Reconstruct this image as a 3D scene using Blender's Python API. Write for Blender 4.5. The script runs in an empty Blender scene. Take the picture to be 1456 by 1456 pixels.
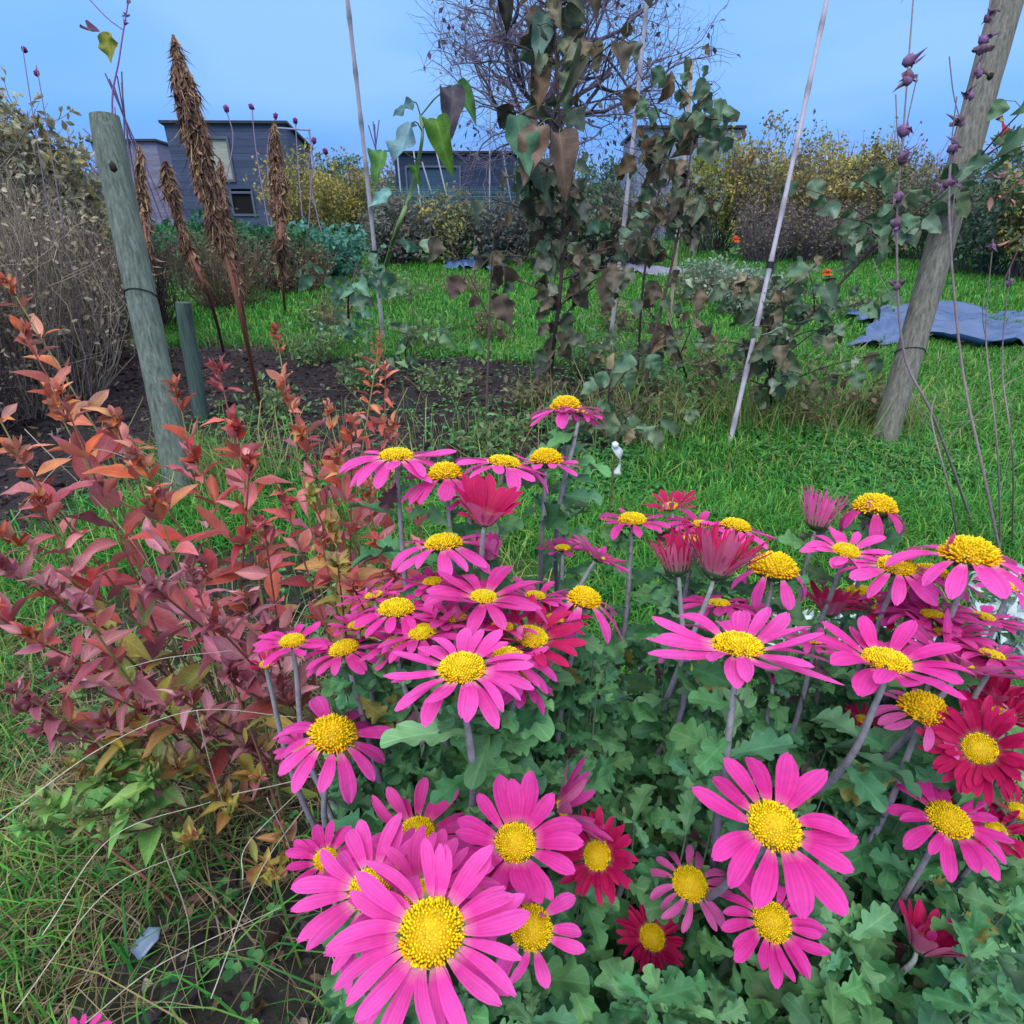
import bpy, math, random
import numpy as np
from mathutils import Vector, Matrix

# ------------------------------------------------------------------ camera
H = 1.05; PITCH = math.radians(27.5); FPX = 900.0
sc = bpy.context.scene; col = sc.collection
cam = bpy.data.objects.new('camera', bpy.data.cameras.new('camera')); col.objects.link(cam)
cam.data.sensor_width = 36; cam.data.lens = 36*FPX/1456; cam.data.clip_start = .02; cam.data.clip_end = 2000
cam.location = (0, 0, H); cam.rotation_euler = (math.radians(90)-PITCH, 0, 0); sc.camera = cam
# ------------------------------------------------------------------ sky and sun
w = bpy.data.worlds.new('World'); sc.world = w; w.use_nodes = True
nt = w.node_tree; N = nt.nodes; L = nt.links; N.clear()
def nd(t, n=None, **k):
    o = (N if n is None else n).new(t)
    for a, b in k.items(): setattr(o, a, b)
    return o
sky = nd('ShaderNodeTexSky', sky_type='NISHITA', sun_disc=False)
sky.sun_elevation = math.radians(48); sky.sun_rotation = math.radians(200); sky.air_density = 1.5; sky.ozone_density = 3
tc = nd('ShaderNodeTexCoord'); sep = nd('ShaderNodeSeparateXYZ'); L.new(tc.outputs['Generated'], sep.inputs[0])
mp = nd('ShaderNodeMapping'); mp.inputs['Scale'].default_value = (1.0, 1.0, 3.2); L.new(tc.outputs['Generated'], mp.inputs[0])
nz = nd('ShaderNodeTexNoise'); nz.inputs['Scale'].default_value = 1.9; nz.inputs['Detail'].default_value = 3; nz.inputs['Roughness'].default_value = .45
L.new(mp.outputs[0], nz.inputs['Vector'])
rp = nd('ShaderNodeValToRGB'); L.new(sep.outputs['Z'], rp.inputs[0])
def lin(h):
    h = h.lstrip('#'); v = [int(h[i:i+2], 16)/255 for i in (0, 2, 4)]
    return tuple(((c+.055)/1.055)**2.4 if c > .04045 else c/12.92 for c in v)
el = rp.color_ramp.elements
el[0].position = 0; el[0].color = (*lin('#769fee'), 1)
el[1].position = 1; el[1].color = (2.6, 2.5, 2.35, 1)  # unseen overhead sky, brightened above the blue band to raise light on the ground
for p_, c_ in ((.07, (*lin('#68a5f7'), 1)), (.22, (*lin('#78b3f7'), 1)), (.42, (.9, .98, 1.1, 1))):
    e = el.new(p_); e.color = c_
cr = nd('ShaderNodeValToRGB'); L.new(nz.outputs['Fac'], cr.inputs[0])
cr.color_ramp.elements[0].position = .40; cr.color_ramp.elements[0].color = (0, 0, 0, 1)
cr.color_ramp.elements[1].position = .64; cr.color_ramp.elements[1].color = (1, 1, 1, 1)
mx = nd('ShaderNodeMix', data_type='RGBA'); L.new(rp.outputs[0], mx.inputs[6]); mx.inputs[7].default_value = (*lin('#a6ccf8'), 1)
mm = nd('ShaderNodeMath', operation='MULTIPLY'); mm.inputs[1].default_value = .55; L.new(cr.outputs[0], mm.inputs[0]); L.new(mm.outputs[0], mx.inputs[0])
sk = nd('ShaderNodeMix', data_type='RGBA', blend_type='ADD'); sk.inputs[0].default_value = 1
sm = nd('ShaderNodeMix', data_type='RGBA', blend_type='MULTIPLY'); sm.inputs[0].default_value = 1; sm.inputs[7].default_value = (.003, .008, .02, 1)
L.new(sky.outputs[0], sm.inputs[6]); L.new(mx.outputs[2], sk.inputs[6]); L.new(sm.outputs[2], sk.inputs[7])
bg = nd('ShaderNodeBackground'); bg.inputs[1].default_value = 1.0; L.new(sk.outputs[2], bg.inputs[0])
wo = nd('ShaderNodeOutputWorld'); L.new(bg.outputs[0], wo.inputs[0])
sun = bpy.data.objects.new('sun', bpy.data.lights.new('sun', 'SUN')); col.objects.link(sun)
sun.data.energy = 1.5; sun.data.angle = math.radians(25); sun.data.color = (1, .93, .84)
sun.rotation_euler = (math.radians(38), math.radians(-14), 0)
sc.view_settings.view_transform = 'Standard'; sc.view_settings.look = 'None'; sc.view_settings.exposure = 0.15; sc.view_settings.gamma = 1
sc.cycles.max_bounces = 6; sc.cycles.diffuse_bounces = 3; sc.cycles.transmission_bounces = 3; sc.cycles.glossy_bounces = 2
sc.cycles.use_denoising = True

# ------------------------------------------------------------------ helpers
rng = np.random.default_rng(11)
cp, sp = math.cos(PITCH), math.sin(PITCH)
def P(px, py, d):
    a = (px-728)/FPX*d; b = -(py-728)/FPX*d
    return np.array((a, d*cp + b*sp, H - d*sp + b*cp))
def proj(X):
    X = np.asarray(X, float); y = X[..., 1]; z = X[..., 2]-H
    d = y*cp - z*sp; b = y*sp + z*cp; d = np.where(np.abs(d) < 1e-4, 1e-4, d)
    return 728+X[..., 0]/d*FPX, 728-b/d*FPX, d
def _h(i, j, s):
    n = (i*374761393 + j*668265263 + s*1274126177) & 0xffffffff
    n = ((n ^ (n >> 13))*1274126177) & 0xffffffff
    return ((n ^ (n >> 16)) & 0xffff)/65535.
def vn(x, y, s=0):
    x = np.asarray(x, float); y = np.asarray(y, float)
    i = np.floor(x).astype(np.int64); j = np.floor(y).astype(np.int64); u = x-i; v = y-j
    u = u*u*(3-2*u); v = v*v*(3-2*v)
    return (_h(i, j, s)*(1-u)+_h(i+1, j, s)*u)*(1-v)+(_h(i, j+1, s)*(1-u)+_h(i+1, j+1, s)*u)*v
def fbm(x, y, s=0, o=4):
    r = 0; a = .5
    for k in range(o): r = r+a*vn(x, y, s+k); x = x*2.03; y = y*2.03; a *= .5
    return r/(1-.5**o)
def sstep(a, b, x): t = np.clip((x-a)/(b-a), 0, 1); return t*t*(3-2*t)
def soil(x, y):
    """how much bare soil shows at a place on the ground: 0 turf .. 1 dug soil"""
    x = np.asarray(x, float); y = np.asarray(y, float)
    wob = (fbm(x*1.3, y*1.3, 5)-.5)*.9
    a = 1-sstep(.78, 1.05, np.hypot((x+.5)/1.75, (y-3.25)/1.05)+wob*.4)
    b = 1-sstep(.7, 1.1, np.hypot((x+2.2)/1.3, (y-3.0)/1.9)+wob*.5)
    c = (1-sstep(.6, 1.2, np.hypot((x+.02)/.75, (y-.52)/.42)+wob*.4))*.85
    d = 1-sstep(.7, 1.05, np.hypot((x-2.7)/.75, (y-6.9)/.35)+wob*.4)
    e = 1-sstep(.7, 1.05, np.hypot((x-1.9)/1.2, (y-8.6)/.45)+wob*.4)
    f = (1-sstep(.5, 1.2, np.hypot((x+.75)/.55, (y-1.35)/.5)+wob*.5))*.85
    return np.clip(np.maximum.reduce([a, b, c, d, e, f]), 0, 1)
def gz(x, y):
    x = np.asarray(x, float); y = np.asarray(y, float)
    near = 1-sstep(6, 14, np.abs(y))
    s = soil(x, y)
    return (fbm(x*.7, y*.7, 1)-.5)*.06 + near*(fbm(x*4, y*4, 2)-.5)*.03 + s*near*((fbm(x*14, y*14, 9, 3)-.35)*.075+.01)
def G(px, py):
    b = -(py-728)/FPX; dy = cp+b*sp; dz = -sp+b*cp; t = -H/dz
    x, y = (px-728)/FPX*t, dy*t
    return np.array((x, y, float(gz(x, y))))
def nrm(v): return v/np.maximum(np.linalg.norm(v, axis=-1, keepdims=True), 1e-9)
def C(*hs): return np.array([lin(h) for h in hs])
def pick(cs, n, jit=.12):
    c = cs[rng.integers(0, len(cs), n)]; t = rng.random((n, 1)); c2 = cs[rng.integers(0, len(cs), n)]
    c = c*(1-t*.5)+c2*t*.5
    return np.clip(c*(1+rng.normal(0, jit, (n, 1))), .002, .95)

class MB:
    def __init__(s): s.v = []; s.q = []; s.t = []; s.c = []; s.u = []; s.n = 0
    def add(s, v, c, q=None, t=None, u=None):
        v = np.asarray(v, float).reshape(-1, 3); k = len(v)
        s.v.append(v); s.c.append(np.broadcast_to(np.asarray(c, float), (k, 3)))
        s.u.append(np.zeros((k, 2)) if u is None else np.asarray(u, float).reshape(-1, 2))
        if q is not None and len(q): s.q.append(np.asarray(q, np.int64).reshape(-1, 4)+s.n)
        if t is not None and len(t): s.t.append(np.asarray(t, np.int64).reshape(-1, 3)+s.n)
        s.n += k
    def build(s, name, mat, parent=None, origin=None, smooth=True, label=None):
        v = np.concatenate(s.v) if s.v else np.zeros((0, 3)); org = np.zeros(3) if origin is None else np.asarray(origin, float)
        if parent is not None and origin is None: org = np.array(parent.get('_o', (0, 0, 0)))
        v = v-org
        q = np.concatenate(s.q) if s.q else np.zeros((0, 4), np.int64); t = np.concatenate(s.t) if s.t else np.zeros((0, 3), np.int64)
        me = bpy.data.meshes.new(name); me.vertices.add(len(v)); me.vertices.foreach_set('co', v.astype(np.float32).ravel())
        nl = len(q)*4+len(t)*3; me.loops.add(nl); me.loops.foreach_set('vertex_index', np.concatenate([q.ravel(), t.ravel()]).astype(np.int32))
        me.polygons.add(len(q)+len(t))
        st = np.concatenate([np.arange(len(q))*4, len(q)*4+np.arange(len(t))*3]).astype(np.int32)
        me.polygons.foreach_set('loop_start', st)
        me.update(calc_edges=True)
        me.polygons.foreach_set('use_smooth', np.full(len(me.polygons), smooth))
        a = me.attributes.new('col', 'FLOAT_COLOR', 'POINT'); cc = np.ones((len(v), 4), np.float32)
        if len(v): cc[:, :3] = np.concatenate(s.c)
        a.data.foreach_set('color', cc.ravel())
        a = me.attributes.new('uvp', 'FLOAT2', 'POINT')
        if len(v): a.data.foreach_set('vector', np.concatenate(s.u).astype(np.float32).ravel())
        me.materials.append(mat); me.validate()
        o = bpy.data.objects.new(name, me); col.objects.link(o); o['_o'] = tuple(org)
        if parent is not None:
            o.parent = parent; o.location = tuple(org-np.array(parent['_o']))
        else: o.location = tuple(org)
        if label: o['label'] = label
        return o
def tag(o, label=None, cat=None, group=None, kind=None):
    if label: o['label'] = label
    if cat: o['category'] = cat
    if group: o['group'] = group
    if kind: o['kind'] = kind
    return o
def empty(name, loc, label=None, cat=None, group=None, kind=None):
    o = bpy.data.objects.new(name, None); col.objects.link(o); o.location = tuple(loc); o['_o'] = tuple(float(a) for a in loc); o.empty_display_size = .05
    return tag(o, label, cat, group, kind)

# leaf templates: (rows x cols) sheet, local y along the leaf, z its normal
def sheet(ts, ws, rows=8, cols=5, fwd=0., cup=.12, bend=.25, ripple=0., notch=(), ndepth=.5, nwid=.035, seed=0, twist=0., asym=0., smooth=True, lobes=None):
    r = np.random.default_rng(seed); t = np.linspace(0, 1, rows); s = np.linspace(-1, 1, cols)
    T, S = np.meshgrid(t, s, indexing='ij'); tf = np.linspace(0, 1, 201); wf = np.interp(tf, ts, ws)
    if smooth: wf = np.convolve(np.pad(wf, 14, mode='edge'), np.ones(29)/29, 'valid')*(1-np.clip((tf-.93)/.07, 0, 1)**2*.9)
    W = np.interp(T, tf, wf)
    if lobes: W = np.maximum.reduce([np.full(T.shape, .07)*(T < .92)*(T > .02)+.012]+[h_*np.sqrt(np.clip(1-((T-c_-(r.normal(0, .012) if 1 else 0))/w_)**2, 0, 1)) for c_, w_, h_ in lobes])*(1+.04*np.sin(T*38+seed))
    for k, a in enumerate(notch):
        for sd in (-1, 1):
            aa = a+r.normal(0, .015)
            W = np.where(np.sign(S) == sd, W*(1-ndepth*np.exp(-((T-aa)/nwid)**2)), W)
    x = S*W*(1+asym*np.sign(S)); y = T+fwd*np.abs(S)*W
    z = cup*np.abs(S)**1.3*W*2 - bend*T*T + ripple*np.sin(T*11+seed)*S*W*3 + ripple*np.sin(T*17+2*seed)*np.abs(S)*W*2
    ca, sa = np.cos(twist*T), np.sin(twist*T); x, z = x*ca-z*sa*.3, z+x*sa
    v = np.stack([x, y, z], -1).reshape(-1, 3); i = np.arange(rows*cols).reshape(rows, cols)
    q = np.stack([i[:-1, :-1], i[:-1, 1:], i[1:, 1:], i[1:, :-1]], -1).reshape(-1, 4)
    return v, q, np.stack([S, T], -1).reshape(-1, 2)
CHL = [sheet([0, 1], [.01, .01], 34, 9, fwd=.36, cup=.10+.06*(k % 3), bend=.05+.16*(k % 4), ripple=.10, seed=k, twist=.35*(k % 3-1), smooth=False,
             lobes=[(.30, .085, .15+.02*(k % 2)), (.48, .115, .27), (.68, .13, .30-.02*(k % 3)), (.87, .13, .17)]) for k in range(8)]
OVL = [sheet([0, .06, .25, .5, .75, .93, 1], [.03, .07, .2, .25, .17, .05, .0], 10, 5, fwd=.1, cup=.10+.10*(k % 3), bend=.35*(k % 4)-.25, ripple=.05*(k % 2)+.02, seed=k+20, twist=.35*(k % 3-1)) for k in range(8)]
HRT = [sheet([0, .04, .14, .32, .5, .75, .93, 1], [.02, .22, .34, .38, .33, .2, .06, .0], 14, 7, fwd=-.05, cup=.1+.14*(k % 4), bend=.22*(k % 4)-.1, ripple=.12, seed=k+40, twist=.4*(k % 3-1)) for k in range(8)]
CRL = [sheet([0, .1, .4, .7, 1], [.03, .2, .3, .2, .01], 7, 5, cup=.9-.3*(k % 2), bend=.9*(k % 3)-.4, ripple=.3, seed=k+60, twist=1.3*(k % 3-1)) for k in range(6)]
RHB = [(np.array([(0, 0, 0), (-.28, .5, .1), (0, 1, -.1), (.28, .5, .1)]), None, np.array([(0, 0), (-1, .5), (0, 1), (1, .5)]))]
BLD = [sheet([0, .5, 1], [.03, .025, .002], 4, 2, bend=.3*k, cup=0, seed=k) for k in range(3)]
RND = [sheet([0, .15, .5, .85, 1], [.1, .35, .48, .36, .08], 5, 3, cup=.2, bend=.1, seed=k+80) for k in range(2)]
def stamp(mb, tmpls, Ps, D, U, S, Cc, edge=None, Wd=None, edgew=1.):
    Ps = np.asarray(Ps, float); n = len(Ps)
    if n == 0: return
    D = nrm(np.broadcast_to(D, (n, 3)).astype(float)); U = np.broadcast_to(U, (n, 3)).astype(float); S = np.broadcast_to(S, (n,)); Cc = np.broadcast_to(Cc, (n, 3))
    X = nrm(np.cross(D, U)+1e-6); Z = np.cross(X, D); wd = np.ones(n) if Wd is None else np.broadcast_to(Wd, (n,))
    k = rng.integers(0, len(tmpls), n)
    for j, (tv, tq, tu) in enumerate(tmpls):
        m = k == j; mN = int(m.sum())
        if not mN: continue
        v = Ps[m][:, None]+S[m][:, None, None]*(tv[None, :, 0:1]*X[m][:, None]*wd[m][:, None, None]+tv[None, :, 1:2]*D[m][:, None]+tv[None, :, 2:3]*Z[m][:, None])
        cc = np.repeat(Cc[m][:, None], len(tv), 1)
        if edge is not None:
            e = np.broadcast_to(edge, (n, 3))[m][:, None]; f = np.clip(np.abs(tu[:, 0])**2*.8+tu[:, 1]**3*.6, 0, 1)[None, :, None]*edgew
            cc = cc*(1-f)+e*f
        off = (np.arange(mN)*len(tv))[:, None, None]
        if tq is None: mb.add(v, cc.reshape(-1, 3), t=(np.array([(0, 1, 2), (0, 2, 3)])[None]+off), u=np.tile(tu, (mN, 1)))
        else: mb.add(v, cc.reshape(-1, 3), q=(tq[None]+off), u=np.tile(tu, (mN, 1)))
def tubes(mb, paths, rad, cc, sides=5, cap=True):
    paths = np.asarray(paths, float)
    if paths.ndim == 2: paths = paths[None]
    n, K, _ = paths.shape; rad = np.broadcast_to(rad, (n, K)); cc = np.asarray(cc, float)
    if cc.ndim == 1: cc = np.broadcast_to(cc, (n, K, 3))
    elif cc.ndim == 2: cc = np.repeat(cc[:, None], K, 1)
    d = np.gradient(paths, axis=1); d = nrm(d)
    ref = np.where(np.abs(d[..., 1:2]) > .9, np.array([1., 0, 0]), np.array([0, 1., 0])); a = nrm(np.cross(d, ref)); b = np.cross(d, a)
    th = np.arange(sides)/sides*2*math.pi
    v = paths[:, :, None]+rad[:, :, None, None]*(np.cos(th)[None, None, :, None]*a[:, :, None]+np.sin(th)[None, None, :, None]*b[:, :, None])
    i = np.arange(K*sides).reshape(K, sides); j = np.roll(i, -1, 1)
    q = np.stack([i[:-1], j[:-1], j[1:], i[1:]], -1).reshape(-1, 4)
    uv = np.stack(np.meshgrid(np.linspace(0, 1, K), th/6.283, indexing='ij'), -1).reshape(-1, 2)
    mb.add(v, np.repeat(cc[:, :, None], sides, 2).reshape(-1, 3), q=q[None]+(np.arange(n)*K*sides)[:, None, None], u=np.tile(uv, (n, 1)))
    if cap:
        for e in (0, K-1):
            vv = v[:, e]; c0 = paths[:, e][:, None]
            tri = np.stack([np.arange(sides), np.roll(np.arange(sides), -1), np.full(sides, sides)], -1)
            mb.add(np.concatenate([vv, c0], 1), np.repeat(cc[:, e][:, None], sides+1, 1).reshape(-1, 3), t=tri[None]+(np.arange(n)*(sides+1))[:, None, None])
def spline(pts, K=20):
    p = np.asarray(pts, float); n = len(p)
    if n == 2: t = np.linspace(0, 1, K)[:, None]; return p[0]*(1-t)+p[1]*t
    q = np.concatenate([[2*p[0]-p[1]], p, [2*p[-1]-p[-2]]]); out = []
    for u in np.linspace(0, n-1-1e-6, K):
        i = int(u); f = u-i; a, b, c, d = q[i:i+4]
        out.append(.5*((2*b)+(-a+c)*f+(2*a-5*b+4*c-d)*f*f+(-a+3*b-3*c+d)*f**3))
    return np.array(out)
def box(mb, c0, c1, cc, R=None, org=None):
    (x0, y0, z0), (x1, y1, z1) = c0, c1
    v = np.array([(x, y, z) for z in (z0, z1) for y in (y0, y1) for x in (x0, x1)], float)
    if R is not None: v = v@np.array(R).T
    if org is not None: v = v+np.array(org)
    mb.add(v, cc, q=[(0, 2, 3, 1), (4, 5, 7, 6), (0, 1, 5, 4), (2, 6, 7, 3), (0, 4, 6, 2), (1, 3, 7, 5)])

# ------------------------------------------------------------------ materials
def newmat(name):
    m = bpy.data.materials.new(name); m.use_nodes = True; n = m.node_tree.nodes; n.clear(); return m, n, m.node_tree.links
def leafmat(name, rough=.5, transl=.3, vein=.25, nvein=7., nscale=60., namp=.25, back=None, spec=.35, bump=.25, spots=None, stripes=0.):
    m, n, l = newmat(name); at = nd('ShaderNodeAttribute', n, attribute_name='col'); uv = nd('ShaderNodeAttribute', n, attribute_name='uvp')
    s = nd('ShaderNodeSeparateXYZ', n); l.new(uv.outputs['Vector'], s.inputs[0])
    def M(op, a, b=None):
        o = nd('ShaderNodeMath', n, operation=op)
        for i, q in enumerate((a, b)):
            if q is None: continue
            if isinstance(q, (int, float)): o.inputs[i].default_value = q
            else: l.new(q, o.inputs[i])
        return o.outputs[0]
    no = nd('ShaderNodeTexNoise', n); no.inputs['Scale'].default_value = nscale; no.inputs['Detail'].default_value = 3; tcx = nd('ShaderNodeTexCoord', n); l.new(tcx.outputs['Object'], no.inputs['Vector'])
    fac = M('ADD', M('MULTIPLY', no.outputs['Fac'], 2*namp), 1-namp)
    c = nd('ShaderNodeMix', n, data_type='RGBA', blend_type='MULTIPLY'); c.inputs[0].default_value = 1; l.new(at.outputs['Color'], c.inputs[6]); cx = nd('ShaderNodeCombineXYZ', n)
    for i in range(3): l.new(fac, cx.inputs[i])
    l.new(cx.outputs[0], c.inputs[7]); cur = c.outputs[2]; vm = None
    if vein:
        au = M('ABSOLUTE', s.outputs['X']); mid = M('LESS_THAN', au, .07)
        ph = M('SUBTRACT', M('MULTIPLY', s.outputs['Y'], nvein), M('MULTIPLY', au, nvein*.22)); fr = M('ABSOLUTE', M('SUBTRACT', M('FRACT', ph), .5)); lat = M('LESS_THAN', fr, .05)
        vm = M('MAXIMUM', mid, lat)
        b = nd('ShaderNodeMix', n, data_type='RGBA', blend_type='MIX'); l.new(M('MULTIPLY', vm, vein), b.inputs[0]); l.new(cur, b.inputs[6])
        br = nd('ShaderNodeMix', n, data_type='RGBA', blend_type='MULTIPLY'); br.inputs[0].default_value = 1; l.new(at.outputs['Color'], br.inputs[6]); br.inputs[7].default_value = (1.9, 1.8, 1.7, 1)
        l.new(br.outputs[2], b.inputs[7]); cur = b.outputs[2]
    if stripes:
        st = M('ADD', M('MULTIPLY', M('COSINE', M('MULTIPLY', s.outputs['X'], 16.)), stripes), 1-stripes)
        b = nd('ShaderNodeMix', n, data_type='RGBA', blend_type='MULTIPLY'); b.inputs[0].default_value = 1; l.new(cur, b.inputs[6]); cy = nd('ShaderNodeCombineXYZ', n)
        for i in range(3): l.new(st, cy.inputs[i])
        l.new(cy.outputs[0], b.inputs[7]); cur = b.outputs[2]
    if spots:
        n2 = nd('ShaderNodeTexNoise', n); n2.inputs['Scale'].default_value = nscale*.6; l.new(tcx.outputs['Object'], n2.inputs['Vector']); r = nd('ShaderNodeValToRGB', n); l.new(n2.outputs['Fac'], r.inputs[0])
        r.color_ramp.elements[0].position = .54; r.color_ramp.elements[0].color = (0, 0, 0, 1); r.color_ramp.elements[1].position = .62; r.color_ramp.elements[1].color = (.8, .8, .8, 1)
        b = nd('ShaderNodeMix', n, data_type='RGBA'); l.new(r.outputs[0], b.inputs[0]); l.new(cur, b.inputs[6]); b.inputs[7].default_value = (*spots, 1); cur = b.outputs[2]
    if back:
        g = nd('ShaderNodeNewGeometry', n); b = nd('ShaderNodeMix', n, data_type='RGBA'); mb_ = M('MULTIPLY', g.outputs['Backfacing'], back[3]); l.new(mb_, b.inputs[0]); l.new(cur, b.inputs[6]); b.inputs[7].default_value = (*back[:3], 1); cur = b.outputs[2]
    pr = nd('ShaderNodeBsdfPrincipled', n); l.new(cur, pr.inputs['Base Color']); pr.inputs['Roughness'].default_value = rough; pr.inputs['Specular IOR Level'].default_value = spec
    bu = nd('ShaderNodeBump', n); bu.inputs['Strength'].default_value = bump; bu.inputs['Distance'].default_value = .002; l.new(no.outputs['Fac'], bu.inputs['Height']); l.new(bu.outputs[0], pr.inputs['Normal'])
    out = nd('ShaderNodeOutputMaterial', n)
    if transl:
        tr = nd('ShaderNodeBsdfTranslucent', n); l.new(cur, tr.inputs[0]); ms = nd('ShaderNodeMixShader', n); ms.inputs[0].default_value = transl
        l.new(pr.outputs[0], ms.inputs[1]); l.new(tr.outputs[0], ms.inputs[2]); l.new(ms.outputs[0], out.inputs[0])
    else: l.new(pr.outputs[0], out.inputs[0])
    return m
def plain(name, base=None, rough=.7, nscale=40., namp=.3, bump=.3, stretch=(1, 1, 1), spec=.3, dark=None, metal=0., bdist=.004):
    """base None: colour from the mesh's own colours"""
    m, n, l = newmat(name); tcx = nd('ShaderNodeTexCoord', n); mp_ = nd('ShaderNodeMapping', n); mp_.inputs['Scale'].default_value = stretch; l.new(tcx.outputs['Object'], mp_.inputs[0])
    no = nd('ShaderNodeTexNoise', n); no.inputs['Scale'].default_value = nscale; no.inputs['Detail'].default_value = 6; no.inputs['Roughness'].default_value = .65; l.new(mp_.outputs[0], no.inputs['Vector'])
    r = nd('ShaderNodeValToRGB', n); l.new(no.outputs['Fac'], r.inputs[0]); r.color_ramp.elements[0].position = .3; r.color_ramp.elements[1].position = .7
    lo = 1-namp; r.color_ramp.elements[0].color = (lo, lo, lo, 1) if dark is None else (*dark, 1); r.color_ramp.elements[1].color = (1+namp*.6,)*3+(1,)
    c = nd('ShaderNodeMix', n, data_type='RGBA', blend_type='MULTIPLY'); c.inputs[0].default_value = 1; l.new(r.outputs[0], c.inputs[7])
    if base is None: at = nd('ShaderNodeAttribute', n, attribute_name='col'); l.new(at.outputs['Color'], c.inputs[6])
    else: c.inputs[6].default_value = (*base, 1)
    pr = nd('ShaderNodeBsdfPrincipled', n); l.new(c.outputs[2], pr.inputs['Base Color']); pr.inputs['Roughness'].default_value = rough; pr.inputs['Specular IOR Level'].default_value = spec; pr.inputs['Metallic'].default_value = metal
    bu = nd('ShaderNodeBump', n); bu.inputs['Strength'].default_value = bump; bu.inputs['Distance'].default_value = bdist; l.new(no.outputs['Fac'], bu.inputs['Height']); l.new(bu.outputs[0], pr.inputs['Normal'])
    out = nd('ShaderNodeOutputMaterial', n); l.new(pr.outputs[0], out.inputs[0]); return m
M_leaf = leafmat('chrysanthemum_leaf', .6, .16, .35, 7, 45, .22, back=(.15, .22, .16, .5))
M_red = leafmat('autumn_leaf', .5, .28, .35, 8, 55, .35, spots=None, back=(.42, .17, .17, .38))
M_wilt = leafmat('wilted_leaf', .7, .2, .3, 9, 30, .45)
M_bgleaf = leafmat('background_leaf', .65, .25, 0, 1, 8, .35)
M_grass = leafmat('grass_blade', .55, .3, 0, 1, 5, .25, bump=0)
M_petal = leafmat('petal', .6, .28, 0, 1, 160, .20, back=(.75, .30, .50, .40), spec=.25, bump=.25, stripes=.07)
M_floret = plain('floret', None, .6, 300, .25, .1)
M_stem = plain('stem', None, .7, 120, .3, .3)
M_twig = plain('twig', None, .8, 60, .35, .4)
M_post = plain('weathered_wood', None, .85, 20, .6, 1., stretch=(5, 5, .25), bdist=.008)
M_cane = plain('bamboo', None, .55, 50, .2, .2, stretch=(3, 3, .4))
M_ground = plain('earth_and_turf', None, .95, 24, .45, 1., bdist=.02)
M_soilclod = plain('soil_clod', None, .95, 60, .4, .8)
M_board = plain('painted_board', None, .7, 6, .25, .3, stretch=(.4, .4, 5))
M_sheetp = plain('plastic_sheet', None, .38, 9, .18, .25, spec=.5)
M_netm = plain('netting', None, .8, 5, .3, 0)
M_stone = plain('stone', None, .85, 30, .3, .6)

# ------------------------------------------------------------------ ground
def axis(lo, hi, st, far, g=1.25):
    a = list(np.arange(lo, hi+1e-6, st)); s = st; x = a[-1]
    while x < far: s *= g; x += s; a.append(x)
    s = st; x = a[0]; pre = []
    while x > -far: s *= g; x -= s; pre.append(x)
    return np.array(pre[::-1]+a)
xs = axis(-4.5, 4.5, .028, 500); ys = axis(.0, 7.5, .028, 500)
X, Y = np.meshgrid(xs, ys, indexing='ij'); Z = gz(X, Y); so = soil(X, Y)[..., None]
cs = C('#352e36')[0]*.7; cg = C('#3a5a28')[0]*.9; cg2 = C('#4d5a30')[0]*.8; f1 = fbm(X*3, Y*3, 31)[..., None]
cc = (cg*(1-f1)+cg2*f1)*(1-so)+cs*so
i = np.arange(X.size).reshape(X.shape); mb = MB()
mb.add(np.stack([X, Y, Z], -1), cc.reshape(-1, 3), q=np.stack([i[:-1, :-1], i[1:, :-1], i[1:, 1:], i[:-1, 1:]], -1))
tag(mb.build('ground', M_ground), 'allotment ground of turf and dug dark soil', kind='structure')

# soil clods, litter
def inview(Q, m=60):
    px, py, d = proj(Q); return (d > .1) & (px > -m) & (px < 1456+m) & (py > -m) & (py < 1456+m)
def field(n, x0, x1, y0, y1):
    Q = np.stack([rng.uniform(x0, x1, n), rng.uniform(y0, y1, n), np.zeros(n)], -1); Q[:, 2] = gz(Q[:, 0], Q[:, 1]); return Q[inview(Q)]
ico = bpy.data.meshes.new('t'); import bmesh
b_ = bmesh.new(); bmesh.ops.create_icosphere(b_, subdivisions=1, radius=1); ICO_V = np.array([v.co[:] for v in b_.verts]); ICO_F = np.array([[v.index for v in f.verts] for f in b_.faces]); b_.free(); bpy.data.meshes.remove(ico)
def blobs(mb, Ps, S, cc, squash=.7):
    n = len(Ps); v = ICO_V[None]*(1+rng.normal(0, .16, (n, len(ICO_V), 1))); v = v*np.stack([S, S*rng.uniform(.7, 1.2, n), S*squash], -1)[:, None]+Ps[:, None]
    mb.add(v, np.repeat(cc[:, None], len(ICO_V), 1).reshape(-1, 3), t=ICO_F[None]+(np.arange(n)*len(ICO_V))[:, None, None])
mb = MB(); Q = np.concatenate([field(34000, -3.5, 1.4, .25, 5.2), field(3000, 1.5, 4, 6, 9.2)]); s_ = soil(Q[:, 0], Q[:, 1]); Q = Q[rng.random(len(Q)) < s_*.9]
blobs(mb, Q, rng.gamma(2., .0038, len(Q))+.002, pick(C('#3a323b', '#4a4149', '#2f2a30', '#5b5052')*.65, len(Q)))
tag(mb.build('soil_clods', M_soilclod, smooth=False), 'loose dark clods lying on the dug soil', 'soil', kind='stuff')
mb = MB(); Q = np.concatenate([field(1800, -3, 1.2, .3, 4.8), field(900, -.9, .9, .25, 1.3)]); s_ = soil(Q[:, 0], Q[:, 1]); Q = Q[rng.random(len(Q)) < .15+s_]; Q[:, 2] += .008; n = len(Q)
D = rng.normal(0, 1, (n, 3)); D[:, 2] *= .25; U = rng.normal(0, .4, (n, 3)); U[:, 2] += 1
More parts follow.
